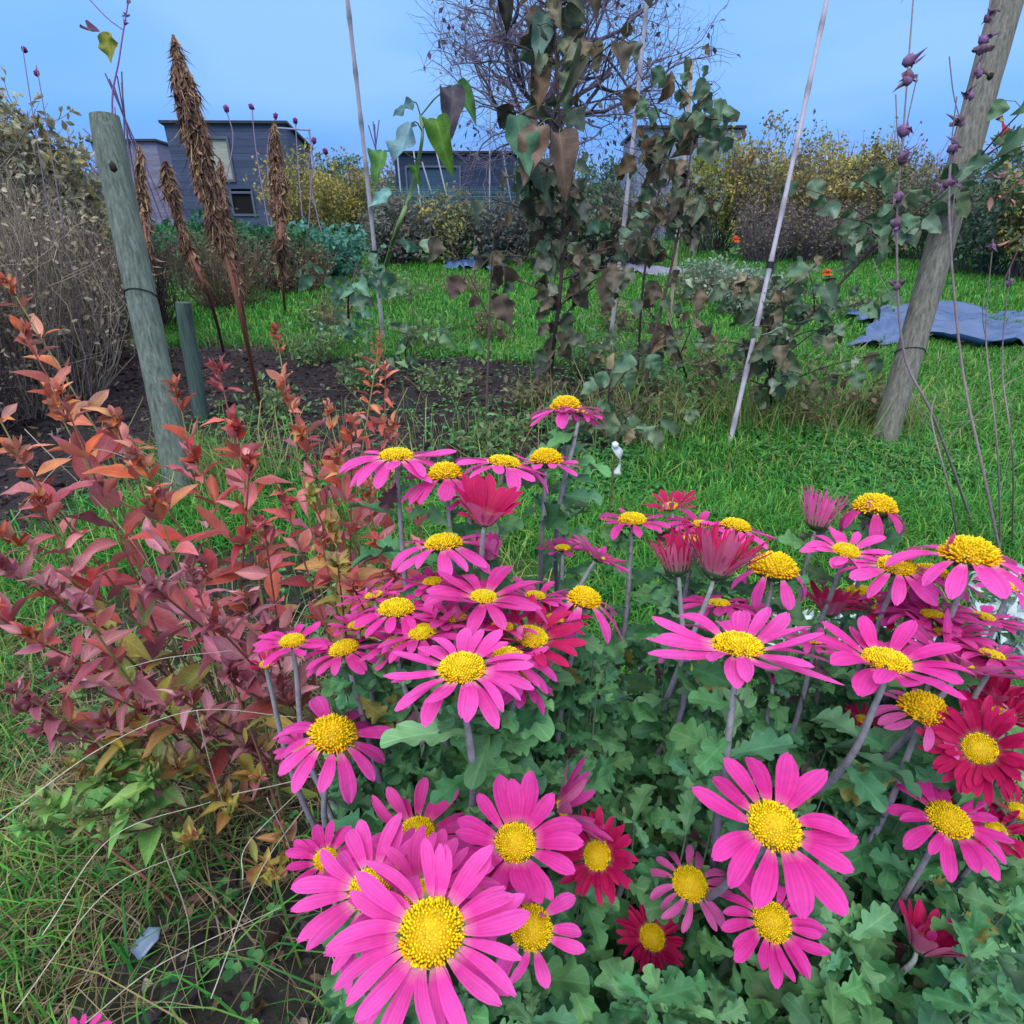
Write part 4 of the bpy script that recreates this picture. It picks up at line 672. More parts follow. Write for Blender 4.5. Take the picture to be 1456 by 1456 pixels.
def calyx_mesh():
    mb = MB(); U_, V_ = np.meshgrid(np.linspace(0, 1, 6), np.linspace(0, 2*math.pi, 17), indexing='ij'); r_ = np.interp(U_, [0, .3, .7, 1], [.2, .6, .98, 1.02]); i = np.arange(U_.size).reshape(U_.shape)
    mb.add(np.stack([r_*np.cos(V_), r_*np.sin(V_), -.62+U_*.6], -1), C('#42603c')[0]*.8, q=np.stack([i[:-1, :-1], i[1:, :-1], i[1:, 1:], i[:-1, 1:]], -1)); n = 22; a = np.arange(n)*2.39996; z = np.linspace(-.45, -.12, n)
    p_ = np.stack([.75*np.cos(a), .75*np.sin(a), z], -1); D = np.stack([np.cos(a)*.55, np.sin(a)*.55, np.full(n, 1.)], -1); stamp(mb, OVL[:2], p_, D, np.stack([-np.cos(a), -np.sin(a), np.full(n, .5)], -1)*-1, .6, pick(C('#57764f', '#3f5a38', '#6a7a58'), n)); o = mb.build('calyx', M_stem); me = o.data; bpy.data.objects.remove(o); return me
CALYX = calyx_mesh()
# px, py, spread px, depth, disc px(across), kind, colour, petals, rise, bend, tilt right, tilt to camera, plant, label
F = [
 (612, 1318, 285, .300, 94, 'm', 'pink', 25, 2, -14, 0, 6, 0, 'largest bright pink flower, nearest the camera'),
 (525, 1258, 228, .355, 64, 'm', 'pink', 17, 6, -14, -4, 4, 0, None), (602, 1268, 205, .342, 60, 'y', 'mag', 18, 22, -8, 2, -6, 0, None), (757, 1315, 160, .365, 62, 'm', 'pink', 9, 0, -22, 6, 6, 0, None),
 (733, 1192, 205, .385, 60, 'm2', 'hot', 14, 16, -10, 2, 8, 0, 'hot pink flower with long upright petals above the largest one'), (803, 1150, 120, .44, 30, 'y', 'mag', 10, 50, -10, 62, 0, 0, None), (847, 1215, 125, .44, 42, 'y', 'crim', 20, 14, -8, -22, 22, 0, None),
 (592, 1180, 172, .43, 54, 'm2', 'mag', 15, 6, -12, 0, 4, 0, None), (462, 1217, 118, .45, 34, 'm2', 'hot', 15, 12, -10, 0, 6, 0, None), (474, 1038, 172, .47, 64, 'o', 'pink', 12, -14, -26, 12, 6, 0, 'pink flower with a tall orange-yellow centre and petals hanging to the right'),
 (428, 1058, 88, .51, 28, 'y', 'mag', 11, 15, -14, -10, 8, 0, None), (929, 1330, 102, .49, 38, 'y', 'crim', 25, 12, -6, 4, 12, 0, 'small dark crimson flower low in the middle'), (983, 1252, 122, .47, 52, 'y', 'old', 12, -4, -34, 0, 10, 0, None),
 (1101, 1307, 152, .43, 56, 'm2', 'hot', 17, 4, -18, 4, 10, 1, None), (1105, 1167, 240, .355, 78, 'm2', 'hot', 14, 6, -16, 3, 5, 1, 'large hot pink flower with thirteen broad petals, lower right'), (1312, 1340, 84, .44, 34, 'y', 'crim', 17, 60, -8, 18, -6, 1, 'half-closed crimson-pink flower bud low on the right'),
 (1353, 1160, 158, .43, 58, 'm', 'hot', 13, 2, -22, 0, 6, 1, None), (1418, 1178, 92, .48, 30, 'y', 'crim', 14, 20, -12, -6, 8, 1, None), (1452, 1150, 95, .49, 30, 'y', 'crim', 15, 25, -10, 0, 4, 1, None), (1392, 1062, 150, .41, 46, 'y', 'crim', 24, 22, -8, -38, 26, 1, 'deep crimson flower facing left at the right edge'),
 (1318, 1003, 142, .44, 64, 'o', 'old', 11, -10, -30, 4, 4, 1, None), (1412, 992, 92, .48, 30, 'y', 'crim', 18, 45, -8, 4, 0, 1, None), (1262, 930, 225, .405, 66, 'm2', 'hot', 16, 17, -15, 2, 6, 1, 'wide hot pink flower seen from the side with a flat yellow centre'), (1050, 907, 262, .405, 72, 'm', 'pink', 17, 9, -10, 0, -3, 1, 'widest flat pink flower held level on a bare grey stem'),
 (1368, 938, 180, .45, 40, 'y', 'mag', 18, 28, -18, 16, -2, 1, None), (1345, 895, 140, .49, 34, 'y', 'mag', 16, 24, -22, 6, -6, 1, None), (1380, 780, 178, .475, 72, 'o', 'pink', 10, -8, -28, 2, 6, 1, 'pink flower with a big yellow dome at the top right'), (1277, 797, 128, .51, 52, 'm', 'pink', 13, -12, -30, 0, 4, 1, None),
 (1324, 806, 100, .53, 44, 'm', 'mag', 11, -14, -34, 4, 0, 1, None), (1296, 838, 115, .545, 36, 'm', 'mag', 14, -32, -30, 4, -4, 1, None), (1205, 777, 118, .54, 38, 'y', 'pink', 12, 14, -18, 0, 10, 1, None), (1245, 714, 84, .58, 54, 'o', 'mag', 8, -30, -75, 0, 0, 1, 'spent flower with a brush-like yellow centre and shrivelled petals'),
 (1163, 738, 66, .59, 34, 'y', 'mag', 26, 66, 6, 6, 0, 1, 'upright closed magenta brush of petals'), (1102, 800, 88, .54, 62, 'o', 'pink', 7, -42, -45, 2, 2, 1, 'spent flower with a tall yellow centre and few drooping petals'), (1180, 865, 54, .59, 26, 'y', 'crim', 18, 55, -8, 0, 0, 1, None), (1226, 836, 56, .61, 44, 'm', 'pink', 8, -30, -40, 0, 0, 1, None),
 (1048, 741, 84, .61, 42, 'm', 'pink', 9, -16, -26, 8, 4, 2, None), (998, 741, 96, .62, 26, 'y', 'mag', 14, 8, -22, 4, 0, 2, None), (953, 716, 66, .63, 26, 'y', 'crim', 13, 38, -16, -10, 0, 2, None), (900, 732, 92, .61, 40, 'm', 'mag', 13, 0, -26, 0, 4, 2, None),
 (962, 800, 68, .53, 40, 'y', 'crim', 22, 66, 0, -8, 0, 2, None), (1020, 805, 100, .51, 42, 'y', 'crim', 30, 54, -4, 14, 0, 2, 'large half-open crimson brush of narrow petals'), (1022, 852, 116, .56, 32, 'y', 'mag', 17, 4, -26, 0, -10, 2, None), (832, 846, 124, .50, 46, 'o', 'pink', 8, -26, -38, 10, 4, 2, None),
 (852, 788, 92, .57, 28, 'y', 'mag', 22, 24, -24, 30, -8, 2, None), (800, 775, 70, .60, 24, 'y', 'mag', 12, 14, -18, 0, 0, 2, None), (757, 898, 150, .44, 50, 'y', 'crim', 14, 26, -14, 8, 14, 0, 'crimson-magenta flower with long raised petals, centre of the clump'), (656, 940, 218, .365, 70, 'm', 'pink', 21, 3, -12, -2, 8, 0, 'broad bright pink flower in the middle left'),
 (725, 928, 150, .41, 48, 'm', 'mag', 15, -8, -20, 8, 4, 0, None), (600, 892, 142, .45, 42, 'y', 'mag', 15, 12, -24, -6, 4, 0, None), (688, 842, 178, .455, 40, 'y', 'mag', 14, 15, -24, 4, 2, 0, None), (614, 822, 94, .51, 28, 'y', 'hot', 13, 8, -16, -4, 4, 0, None), (762, 842, 96, .50, 30, 'y', 'mag', 13, 18, -24, 6, 0, 0, None),
 (563, 857, 105, .47, 52, 'm', 'hot', 13, -6, -28, 0, 2, 0, None), (630, 764, 142, .51, 54, 'm', 'pink', 13, -12, -22, -4, 2, 0, None), (690, 735, 78, .49, 30, 'y', 'crim', 15, 58, -16, 6, 14, 0, 'upright cup-shaped crimson flower'), (694, 788, 50, .53, 26, 'y', 'mag', 16, 72, 10, 0, 0, 0, 'small closed pink bud under the crimson cup'),
 (563, 640, 148, .57, 50, 'm', 'pink', 14, -12, -20, 0, 2, 0, None), (632, 668, 124, .56, 48, 'o', 'mag', 11, -18, -24, -4, 0, 0, None), (718, 650, 132, .57, 48, 'm', 'pink', 13, -6, -22, 8, 2, 2, None), (777, 647, 98, .59, 44, 'o', 'pink', 10, -2, -14, 2, 2, 2, None), (804, 572, 102, .63, 42, 'o', 'pink', 11, -10, -26, -2, 0, 2, 'tallest pink flower at the very top of the clump'),
 (826, 583, 76, .61, 24, 'y', 'mag', 20, 4, -30, 12, -10, 2, None), (415, 906, 112, .50, 36, 'm', 'hot', 14, 2, -14, 0, 2, 0, 'pink flower furthest left, against the red leaves'), (487, 916, 120, .49, 42, 'm', 'mag', 14, -4, -28, -10, 4, 0, None), (508, 884, 90, .51, 30, 'y', 'mag', 13, 25, -22, -6, 2, 0, None),
 (377, 942, 40, .54, 18, 'y', 'crim', 14, 45, -8, 0, 10, 0, None), (1228, 1020, 54, .54, 22, 'y', 'crim', 16, 40, -14, 0, 0, 1, None), (1345, 1138, 64, .52, 20, 'y', 'crim', 14, 45, -10, 0, 0, 1, None), (1100, 966, 22, .55, 12, 'y', 'hot', 12, 78, 0, 0, 0, 1, None), (1158, 905, 80, .53, 26, 'y', 'mag', 14, 10, -20, 0, 0, 1, None),
 (560, 908, 120, .475, 34, 'y', 'mag', 14, 10, -26, -8, 0, 0, None), (648, 872, 130, .47, 34, 'y', 'mag', 14, 14, -24, 0, 0, 0, None), (715, 885, 125, .445, 34, 'y', 'mag', 15, 16, -24, 6, 0, 0, None), (790, 875, 96, .49, 28, 'y', 'crim', 15, 18, -20, 10, 0, 0, None), (742, 958, 110, .43, 32, 'y', 'mag', 13, -10, -24, 14, 0, 0, None),
 (1325, 868, 125, .51, 34, 'y', 'mag', 15, 14, -26, 0, -4, 1, None), (1412, 925, 140, .46, 34, 'y', 'mag', 15, 12, -26, 10, -4, 1, None), (1400, 872, 110, .52, 30, 'y', 'hot', 13, 14, -24, 8, 0, 1, None), (1256, 862, 96, .55, 30, 'y', 'crim', 15, 18, -24, 0, 0, 1, None), (984, 762, 84, .60, 26, 'y', 'crim', 14, 20, -20, 0, 0, 2, None), (1052, 862, 90, .565, 28, 'y', 'mag', 14, 8, -24, 8, 0, 2, None), (1440, 830, 90, .56, 28, 'y', 'pink', 13, 6, -24, 8, 0, 1, None),
 (1425, 1010, 110, .455, 34, 'y', 'crim', 18, 24, -14, -4, 0, 1, None), (560, 1232, 130, .40, 36, 'y', 'mag', 15, 18, -14, -6, 0, 0, None), (690, 1262, 130, .375, 36, 'y', 'mag', 15, 12, -16, 8, 0, 0, None), (530, 842, 96, .50, 28, 'y', 'mag', 14, 16, -26, -12, 0, 0, None), (640, 838, 90, .53, 26, 'y', 'hot', 13, 10, -22, 0, 0, 0, None), (668, 700, 80, .57, 26, 'y', 'mag', 13, -6, -28, 0, 0, 0, None),
]
BASES = [np.array((-.02, .42, 0)), np.array((.22, .46, 0)), np.array((.10, .62, 0))]
for b in BASES: b[2] = float(gz(b[0], b[1]))
PL = [empty('chrysanthemum', b, lb, 'chrysanthemum', 'pink daisy chrysanthemum bushes') for b, lb in zip(BASES, ['left-hand chrysanthemum bush carrying the nearest and largest pink flower', 'right-hand chrysanthemum bush with the wide hot pink flower and purple-grey stems', 'rear middle chrysanthemum bush with the single highest flowers and closed crimson brushes'])]
def hits(path, own=-1, k=.45):
    """does a stem run in front of a flower head?"""
    px, py, d = proj(path)
    for j, f in enumerate(F):
        q = f[2]*k; m = (np.abs(px-f[0]) < q) & (np.abs(py-f[1]) < q*.75) & (d < f[3]+.004)
        if j == own: m[int(len(m)*.86):] = False
        if m.any(): return True
    return False
heads = []; SM = [MB(), MB(), MB()]; leafP = [[], [], []]; leafD = [[], [], []]; leafS = [[], [], []]
SC = C('#91859c')[0]; SG = C('#9aaa9c')[0]; SB = C('#4c4046')[0]
for fi, (px, py, wpx, d, dpx, dk, ck, n, e0, bend, tx, ty, pl, lb) in enumerate(F):
    r = np.random.default_rng(fi); wpx *= 1.1 if py < 880 else 1.0; p = P(px, py, d); R_ = wpx*d/FPX/2; rd = dpx*d/FPX/2; L_ = max(R_/max(.35, math.cos(math.radians(e0+bend*.5)))-rd*.8, rd*.8)
    if e0 > 50: L_ = R_*1.45
    if e0+bend*.5 < -28: L_ = R_*.95
    ty -= 13*min(1, max(0, (1120-py)/180)); tx, ty = math.radians(tx), math.radians(ty+r.normal(0, 3)); nrmv = nrm(np.array((math.sin(tx), -math.sin(ty), math.cos(tx)*math.cos(ty)))); p = p-nrmv*rd*.35
    wr = {'crim': .25, 'hot': .30, 'pink': .27, 'mag': .27, 'old': .24}[ck]; wr = wr*(14/max(n, 9))**.5; wr = np.clip(wr*(1.32 if e0 < 50 else .85), .18, .42)*(.55 if (e0 > 45 and n > 20) else (1.7 if e0 > 50 else 1))
    n = n if fi in (14,) or n < 9 or e0 > 45 else int(n*1.18); wr = wr if fi == 14 else wr*.93; mb = MB(); petal_mesh(mb, n, rd, L_, wr, e0, bend, .3, PC[ck], 1.0 if e0 < 50 else .6, seed=fi)
    if ck == 'crim' and n > 18: petal_mesh(mb, n-6, rd*.96, L_*.82, wr, e0+14, bend, .3, PC[ck], 1., seed=fi+100)
    if fi not in (0, 4, 14) and r.random() < .28:   # a petal or two folded over the centre
        petal_mesh(mb, 2, rd*.9, L_*.5, wr*1.5, 70, 75, .3, PC['mag'], 2.2, seed=fi+300, gap=((r.uniform(0, 360), r.uniform(0, 360)),))
    fo = mb.build('flower', M_petal, None, origin=(0, 0, 0), label=lb); a_ = r.uniform(0, 6.28); z = Vector(nrmv); q = z.to_track_quat('Z', 'Y') @ Matrix.Rotation(a_, 4, 'Z').to_quaternion()
    fo.parent = PL[pl]; fo.location = tuple(p-BASES[pl]); fo.rotation_mode = 'QUATERNION'; fo.rotation_quaternion = q
    if e0 < 52:
        do = bpy.data.objects.new('disc', DISCS['m2' if dk == 'm' and fi % 2 else dk]); col.objects.link(do); do.parent = fo; do.scale = (rd*.92,)*2+(rd*(.95),); do.location = (0, 0, -rd*.08); do.rotation_euler = (0, 0, r.uniform(0, 6.28))
    co = bpy.data.objects.new('calyx', CALYX); col.objects.link(co); co.parent = fo; s_ = rd*.92; co.scale = (s_, s_, s_*(1.2 if e0 > 45 else .9)); heads.append((px, py, wpx, d))
    # stem from the crown of the plant up to this flower
    b = BASES[pl]+np.array((r.normal(0, .035), r.normal(0, .035), -.01)); b[:2] += (p[:2]-b[:2])*.6; p0 = p-nrmv*rd*.5; mid = b*.45+p0*.55; mid[:2] = b[:2]+(p0[:2]-b[:2])*.45+r.normal(0, .012, 2); m2 = p0-nrmv*.10*(1 if d < .5 else 1.2)-np.array((0, 0, .02)); m2[:2] = m2[:2]*.8+(b[:2]+(p0[:2]-b[:2])*.8)*.2
    path = spline([b, mid, m2, p0-nrmv*.02, p0], 30)
    for tr_ in range(4):
        if not hits(path, fi): break
        b = b+np.array((0, .025, 0)); mid = mid+np.array((0, .022, 0)); m2 = m2+np.array((0, .006, 0)); path = spline([b, mid, m2, p0-nrmv*.02, p0], 30)
    t = np.linspace(0, 1, 30); ra = np.interp(t, [0, .5, .85, .97, 1], [.0038, .0027, .0018, .0014, .0024]); cc = np.where(t[:, None] < .5, SB*(1-t[:, None]*2)+SC*t[:, None]*2, SC*(2-2*t[:, None])+SG*(2*t[:, None]-1))
    tubes(SM[pl], path, ra, cc[None], 7, False)
    for k in range(26 if d < .5 else 22):
        u = r.uniform(.38, .96)**.9*29; i = int(u); q_ = path[i]; a = k*2.4+fi; tdir = nrm(path[min(i+1, 29)]-path[i]); leafP[pl].append(q_); leafD[pl].append(nrm(np.array((math.cos(a), math.sin(a), 0))+tdir*r.uniform(.1, .9))); leafS[pl].append(r.uniform(.024, .044)*(1.1 if u < 20 else (.75 if u < 25 else .5)))
    if r.random() < .0:   # side twig with a tiny leaf tuft
        q_ = path[20]; e = nrm(r.normal(0, 1, 3)*(1, 1, .2)+(0, 0, 1.)); tubes(SM[pl], spline([q_, q_+e*.03, q_+e*.05+(0, 0, .02)], 8), .0013, SG, 5, False)
        for k in range(4): leafP[pl].append(q_+e*.045+(0, 0, .01)); leafD[pl].append(nrm(e+r.normal(0, .8, 3))); leafS[pl].append(r.uniform(.02, .03))
HP = np.array(heads)
def clear_of_heads(Q, S, k=.50):
    px, py, d = proj(Q); ok = np.ones(len(Q), bool)
    for (hx, hy, hw, hd) in HP:
        lim = hw*k; ok &= ~((np.abs(px-hx) < lim) & (np.abs(py-hy) < lim*(.8 if hy > 1000 else .5)) & (d < hd+.01))
    return ok & (d > .22) & ~((px < 450+np.maximum(0, (1000-py))*.3) & (py > 940)) & ~((px < 455) & (py > 1150))
# leafy side shoots: a rosette of leaves at the top of each
def shoots(n, poly, dr, pl, msz=.042):
    r = np.random.default_rng(int(poly[0]+poly[2]*7)); c = 0
    while c < n:
        px, py = r.uniform(poly[0], poly[1]), r.uniform(poly[2], poly[3]); d = r.uniform(*dr); tip = P(px, py, d)
        if tip[2] < .10: c += 1; continue
        b = BASES[pl]+np.array((r.normal(0, .05), r.normal(0, .05), -.01)); b[:2] += (tip[:2]-b[:2])*.75; path = spline([b, b*.5+tip*.5+np.array((0, 0, -.01)), tip], 16)
        if hits(path, k=.55): c += 1; continue
        tubes(SM[pl], path[:15], np.linspace(.0018, .0006, 15), SG*.55, 5, False); m = r.integers(11, 18)
        for k in range(m):
            u = 14.6-abs(r.normal(0, 2.6)) if k > 3 else 14; i = int(max(4, u)); a = k*2.4+r.uniform(0, .5); leafP[pl].append(path[i]); leafD[pl].append(nrm(np.array((math.cos(a), math.sin(a), r.uniform(-.15, .75))))); leafS[pl].append(msz*r.uniform(.6, 1.15)*(.75 if i > 13 else 1))
        c += 1
shoots(135, (500, 900, 1040, 1500), (.40, .56), 0); shoots(85, (470, 900, 860, 1120), (.50, .62), 0, .035); shoots(40, (460, 760, 1350, 1500), (.34, .44), 0, .04)
shoots(150, (900, 1500, 1050, 1500), (.42, .60), 1); shoots(70, (950, 1480, 880, 1080), (.52, .66), 1, .035); shoots(60, (900, 1500, 1290, 1520), (.36, .48), 1, .045)
shoots(40, (780, 1060, 840, 1120), (.56, .70), 2, .033)
def chrys_leaves(pl, seed):
    Q = np.array(leafP[pl]); D = np.array(leafD[pl]); S = np.array(leafS[pl]); ctr = Q+D*S[:, None]*.6; ok = clear_of_heads(ctr, S) & clear_of_heads(Q+D*S[:, None], S, .42) & clear_of_heads(Q, S, .42); Q, D, S = Q[ok], D[ok], S[ok]; n = len(Q)
    r = np.random.default_rng(seed); U = r.normal(0, .5, (n, 3)); U[:, 2] += 1; U[:, 1] -= .15; base = C('#5f9466', '#4f8562', '#6fa06e', '#5a8f78', '#3f7350', '#7aa27e')*np.array([.62, .76, .58]); cc = pick(base, n, .22); old = r.random(n) < .05; cc[old] = pick(C('#6b4a52', '#4a3038', '#8a8a48'), int(old.sum())); D[:, 2] -= .12; D[old, 2] -= .9
    mb = MB(); stamp(mb, CHL, Q, D, U, S*.98, cc, edge=cc*1.12, Wd=r.uniform(.85, 1.2, n)); mb.build('foliage', M_leaf, PL[pl]); SM[pl].build('stem', M_stem, PL[pl])
for k in range(3): chrys_leaves(k, k+7)
# one more daisy head poking in at the bottom left corner
o = G(100, 1560); root = empty('chrysanthemum', o, 'stray pink flower head just showing at the bottom left corner', 'chrysanthemum'); p = P(103, 1486, .46); mb = MB(); petal_mesh(mb, 14, .008, .017, .32, 8, -10, .3, PC['hot'], 1, seed=77)
fo = mb.build('flower', M_petal, None, origin=(0, 0, 0)); fo.parent = root; fo.location = tuple(p-np.array(root['_o'])); do = bpy.data.objects.new('disc', DISCS['y']); col.objects.link(do); do.parent = fo; do.scale = (.01,)*3; mb = MB(); tubes(mb, spline([o-(0, 0, .01), (o+p)/2+(.01, 0, 0), p], 10), .002, SC, 6); mb.build('stem', M_stem, root)

# ------------------------------------------------------------------ red-leaved perennials
rng = np.random.default_rng(8); OR = C('#cc6238', '#d4803f', '#b84a30', '#d08a58', '#a84a34', '#c47c70', '#8a3a2c', '#cf9a8c', '#d8a070'); RD = C('#a82c34', '#c04434', '#8a2430', '#b85068', '#b0543c', '#c4707a', '#cf8f94', '#c86a50'); MR = C('#8c4058', '#a2546c', '#642a38', '#b06480', '#7a3440', '#c88a9a', '#9a4238', '#a85a3c', '#d0a0ac', '#b87a84'); YG2 = C('#a8a848', '#8a9a44', '#b8a850', '#7a9448', '#c08a5a', '#a05a50'); GR = C('#6fae5c', '#83bc68', '#9cc46c', '#5f9a54')
def red_plant(label, base, shoots_, name='loosestrife', cat='loosestrife', group='red-leaved autumn perennials'):
    base = np.array(base, float); base[2] = gz(base[0], base[1]); root = empty(name, base, label, cat, group)
    for si, (px, py, d, pal, lsz, nn, dens) in enumerate(shoots_):
        tip = P(px, py, d); b = base+np.array((rng.normal(0, .06), rng.normal(0, .05), -.01)); b[0] += (tip[0]-base[0])*.35; b[1] += (tip[1]-base[1])*.35
        m_ = b*.5+tip*.5; m_[:2] = b[:2]+(tip[:2]-b[:2])*.38; path = spline([b, m_, tip], 40); mb = MB(); tubes(mb, path, np.linspace(.0032, .0012, 40), C('#8a5a50' if rng.random() < .6 else '#8a8a5a')[0], 6); st = mb.build('stem', M_stem, root); ml = MB()
        Ltot = np.linalg.norm(tip-b); ph = rng.uniform(0, 3.14); Q, D, S, U, Cc, E = [], [], [], [], [], []; tdir = nrm(path[-1]-path[-5])
        for k in range(nn):
            off = (k+.15)*dens*(.55+.5*min(k, 6)/6); u = 39*(1-off/Ltot)
            if u < 8: break
            i = int(u); q = path[i]*(1-(u-i))+path[min(i+1, 39)]*(u-i); sz = lsz*np.interp(k, [0, 1, 3, 6, 12], [.32, .5, .85, 1.05, .9]); lean = np.interp(k, [0, 2, 5, 14], [1.6, 1.0, .55, -.1]); mpl = np.clip(k/nn, 0, 1)
            for j in range(2 if (k > 2 and rng.random() < .6) else 3):
                a = ph+k*1.57+j*(3.14 if k > 2 else 2.1)+rng.normal(0, .3); dv = nrm(np.array((math.cos(a), math.sin(a), 0))+up*lean*rng.uniform(.6, 1.3)+rng.normal(0, .12, 3)); Q.append(q+dv*.004); D.append(dv); U.append(up*1.0-dv*.2+rng.normal(0, .3, 3)); S.append(sz*rng.uniform(.7, 1.2))
                z = q[2]; pal_ = pal; 
                if z < .40 and rng.random() < .6 and pal is not GR: pal_ = YG2
                elif z < .62 and pal is OR: pal_ = RD if rng.random() < .7 else MR
                c = pick(pal_, 1, .14)[0]; Cc.append(c); E.append(pick(MR if rng.random() < .5 else pal_, 1)[0])
        n = len(Q)
        if n:
            stamp(ml, OVL, Q, D, U, S, np.array(Cc), edge=np.array(E), Wd=rng.uniform(.6, 1.1, n), edgew=.6); nt_ = 14; a = rng.uniform(0, 6.28, nt_); dv = np.stack([np.cos(a), np.sin(a), rng.uniform(.3, 1.6, nt_)], -1); stamp(ml, OVL, tip-tdir*rng.uniform(0, .03, (nt_, 1)), dv, rng.normal(0, 1, (nt_, 3)), lsz*.28, pick(pal if pal is not GR else GR, nt_)*.8)
            ml.build('foliage', M_red, st)
    return root
def S(lst, pal, lsz=.062, nn=9, dens=.062): return [(x, y, d+(np.clip((y-900)/160, 0, 1)*(.93-d) if d < .93 else 0), pal, lsz*rng.uniform(.85, 1.25), max(4, int(nn*.75)), dens) for x, y, d in lst]
def BIG(l, k=1.08): return [(a, b, c, p, e*k, n, g*1.1) for a, b, c, p, e, n, g in l]
red_plant('orange-red leaved shoots at the left edge in front of the brown thicket', (-.62, .98, 0), BIG(S([(10, 400, 1.15), (32, 470, 1.1), (-20, 560, 1.0), (20, 640, .95), (70, 560, 1.0), (5, 760, .85), (50, 700, .95), (-30, 860, .75), (30, 900, .75)], OR, .066)+S([(60, 830, .82), (20, 980, .7), (-10, 800, .8)], MR, .066, 8)))
red_plant('tall orange-leaved shoots rising beside the left wooden post', (-.50, .92, 0), BIG(S([(85, 555, .92), (160, 590, .9), (190, 640, .86), (215, 700, .85), (250, 545, 1.05)], OR, .066, 9)+S([(215, 830, .76), (110, 860, .72), (90, 960, .68)], MR, .068, 7)+S([(60, 1040, .66), (140, 1030, .64), (30, 1010, .7)], MR, .07, 6)))
red_plant('scarlet-leaved shoots in the middle of the red clump', (-.36, .86, 0), S([(270, 640, .95), (335, 610, .95), (310, 520, 1.05), (355, 650, .9), (400, 700, .9), (375, 745, .84)], RD, .066, 9)+S([(270, 810, .74), (350, 850, .74), (300, 880, .68), (380, 890, .72), (320, 960, .66), (250, 990, .64), (400, 980, .68), (345, 1060, .62), (290, 1040, .6), (200, 1010, .64)], MR, .066, 7))
red_plant('orange and salmon shoots right of the red clump behind the flowers', (-.22, 1.02, 0), S([(392, 470, 1.25), (425, 610, 1.05), (465, 575, 1.15), (400, 550, 1.15), (500, 600, 1.1), (560, 600, 1.15), (590, 715, .95), (520, 690, .95), (478, 640, 1.02)], OR, .06, 10)+S([(455, 760, .9), (540, 770, .88), (500, 830, .82), (560, 810, .85)], RD, .06, 8)+S([(440, 700, .98), (470, 745, .92), (480, 800, .85)], YG2, .055, 7))
red_plant('narrow pinkish-orange spire of small leaves behind the pink flowers', P(545, 900, 1.25)*(1, 1, 0), [(540, 478, 1.3, OR, .034, 18, .016), (548, 520, 1.3, C('#c0604a', '#d88070', '#b85a50'), .036, 16, .018)])
red_plant('low yellow-green mint-like shoots at the foot of the red clump', (-.50, .80, 0), S([(140, 1115, .92), (100, 1165, .92), (185, 1150, .9), (60, 1140, .95), (150, 1190, .9), (215, 1105, .9), (30, 1180, .9), (120, 1080, .95), (165, 1075, .95)], GR, .078, 5, .030)+S([(250, 1090, .56), (300, 1130, .56), (330, 1160, .54), (280, 1190, .56), (400, 1180, .56), (395, 1250, .54), (200, 1080, .6), (370, 1110, .58), (100, 1090, .64)], YG2, .052, 5, .03), name='mint', cat='mint', group=None)

# silver-leaved plant, log, tag, scraps and straw
def silver(lb, px, py, d, n, h_):
    o = G(px, py); root = empty('silver_leaved_plant', o, lb, 'silver plant', 'silver-leaved plants'); mt, ml = MB(), MB()
    for k in range(n):
        e = o+np.array((rng.normal(0, .09), rng.normal(0, .06), h_*rng.uniform(.5, 1))); pt = spline([o, (o+e)/2+rng.normal(0, .02, 3), e], 8); tubes(mt, pt, .0016, C('#9aa8a8')[0], 5); m = 9; q = pt[rng.integers(3, 8, m)]; stamp(ml, OVL, q, rng.normal(0, 1, (m, 3))+(0, 0, .5), rng.normal(0, .5, (m, 3))+(0, 0, 1), rng.uniform(.025, .05, m), pick(C('#b8ccd0', '#a4bcc4', '#cddadc', '#8aa6aa'), m), Wd=.75)
    mt.build('stem', M_stem, root); ml.build('foliage', M_wilt, root)
silver('silver-grey leaved plant behind the right-hand pink flowers', 1185, 960, 1, 26, .20); silver('silver-grey leaved plant at the right edge below the dead wands', 1420, 950, 1, 34, .24)
a, b = G(1050, 905), G(1165, 890); mb = MB(); pt = spline([a+(0, 0, .02), (a+b)/2+(0, .02, .045), b+(0, 0, .03)], 18); tubes(mb, pt, .028*(1+.18*np.sin(np.arange(18)*1.3)), C('#4a4450')[0], 12); tag(mb.build('log', M_post, origin=a), 'dark weathered length of wood lying in the grass behind the flowers', 'log')
q = P(873, 655, 2.05); mb = MB(); t = np.linspace(0, 1, 14); wv = np.stack([.012*np.sin(t*4)+t*.02, np.zeros(14), -t*.10], -1)+q+(0, 0, .05); ww = (.012+.006*np.sin(t*7))[:, None]; sd = np.stack([np.cos(t*3), np.sin(t*3), 0*t], -1); i = np.arange(14)
root = empty('plant_tag', q+(0, 0, .05), 'white plastic ribbon tied round a thin stick in the grass', 'plant tag'); mb.add(np.concatenate([wv-sd*ww, wv+sd*ww]), C('#d5dde6')[0], q=np.stack([i[:-1], i[:-1]+14, i[1:]+14, i[1:]], -1)); o = mb.build('ribbon', M_sheetp, root); m_ = o.modifiers.new('thick', 'SOLIDIFY'); m_.thickness = .0012
mb = MB(); blobs(mb, (q+(0, 0, .055))[None], np.array([.012]), C('#d5dde6'), 1.); mb.build('knot', M_sheetp, root); g_ = np.array((q[0], q[1], float(gz(q[0], q[1])))); mb = MB(); tubes(mb, [g_, q+(0, .004, .1)], .003, C('#6a5a4a')[0], 5); mb.build('stick', M_stem, root)
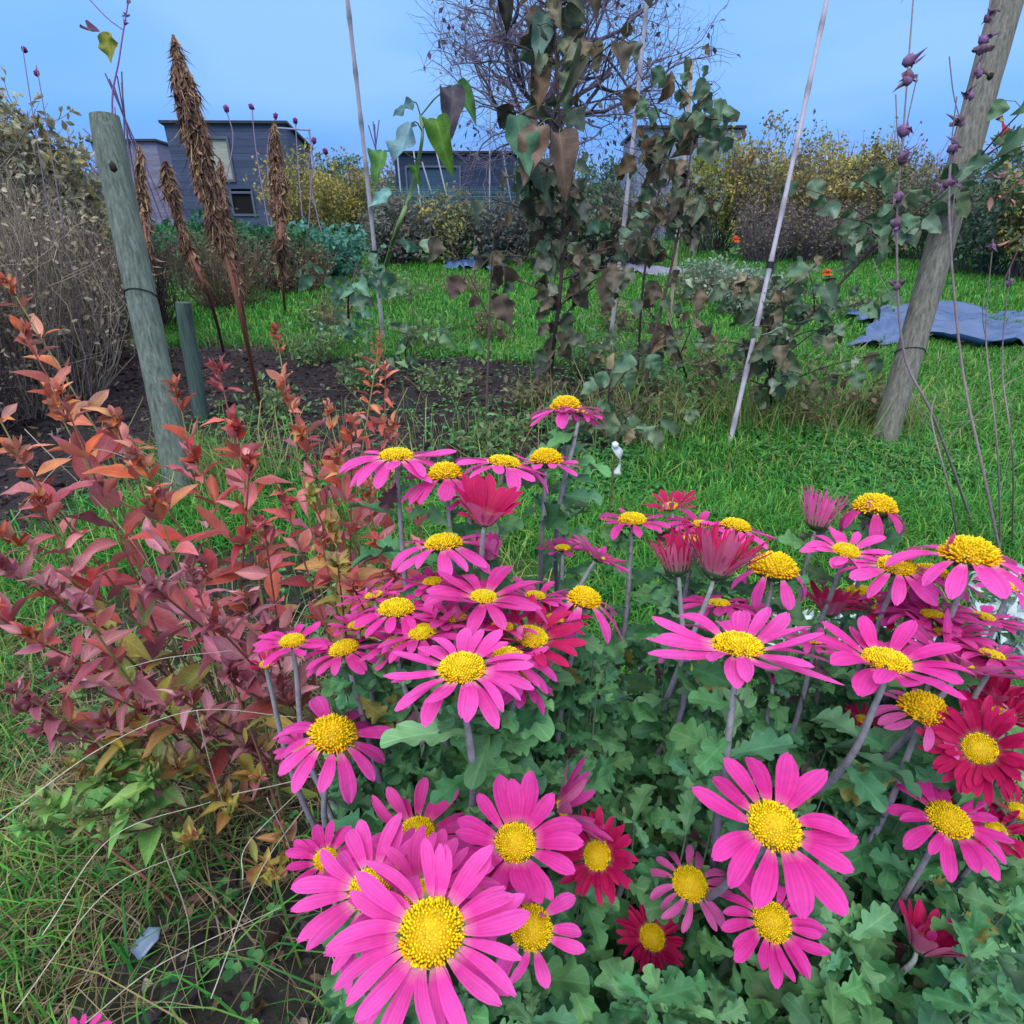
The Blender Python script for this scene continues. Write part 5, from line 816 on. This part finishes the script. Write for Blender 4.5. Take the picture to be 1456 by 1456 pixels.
def scrap(nm, lb, cat, q, sz, cc, tl):
    mb = MB(); stamp(mb, tl, [q], [(.5, .6, .5)], [(-.3, -.6, .7)], sz, C(cc)); o = mb.build(nm, M_sheetp, origin=q); m_ = o.modifiers.new('thick', 'SOLIDIFY'); m_.thickness = .001; tag(o, lb, cat)
scrap('plastic_scrap', 'small blue-grey plastic scrap lying in the grass at bottom left', 'litter', G(205, 1385)+(0, 0, .03), .042, '#6a7f9c', [sheet([0, .1, .5, .9, 1], [.28, .34, .3, .32, .2], 6, 4, cup=.1, bend=.2)])
# bent straw stalks
for k, pts in enumerate([[(0, 760), (120, 640), (260, 690)], [(35, 610), (180, 760), (290, 930)], [(-5, 1170), (150, 1060), (280, 1010), (420, 1020)], [(180, 950), (240, 935), (330, 925)], [(330, 1130), (420, 1110), (530, 1080)], [(380, 1135), (410, 1200), (418, 1245)], [(345, 1250), (352, 1200), (430, 1120)], [(300, 1420), (370, 1240), (440, 1140)], [(60, 1330), (160, 1190), (300, 1140)], [(20, 1440), (150, 1270), (270, 1210)], [(280, 1010), (300, 1090), (320, 1150)], [(120, 1456), (230, 1370), (400, 1290)], [(230, 1200), (270, 1330), (240, 1440)]]):
    d0 = .62 if k > 1 else 1.0; L3 = [P(x, y, d0+.05*j) for j, (x, y) in enumerate(pts)]; L3[0] = L3[0]; mb = MB(); pt = spline(L3, 22); tubes(mb, pt, np.linspace(.0007, .0004, 22), C('#b8b2a0')[0], 5)
    tag(mb.build('straw_stalk', M_stem, origin=pt[0]), ['long pale bent grass stalk crossing the', 'thin pale stalk arching over the'][k % 2]+' '+['soil left of the orange shoots', 'orange shoots at upper left', 'lower red leaves from the left edge', 'maroon leaves at mid left', 'ground left of the left-most flowers', 'yellow-green leaves, nearly upright', 'lowest red leaf of the clump', 'dark hollow left of the largest flower', 'mint-like shoots', 'grass at the lower left edge', 'centre of the mint-like shoots', 'blue-grey scrap at bottom left', 'dark hollow under the mint-like shoots'][k], 'grass stalk', 'pale bent grass stalks')
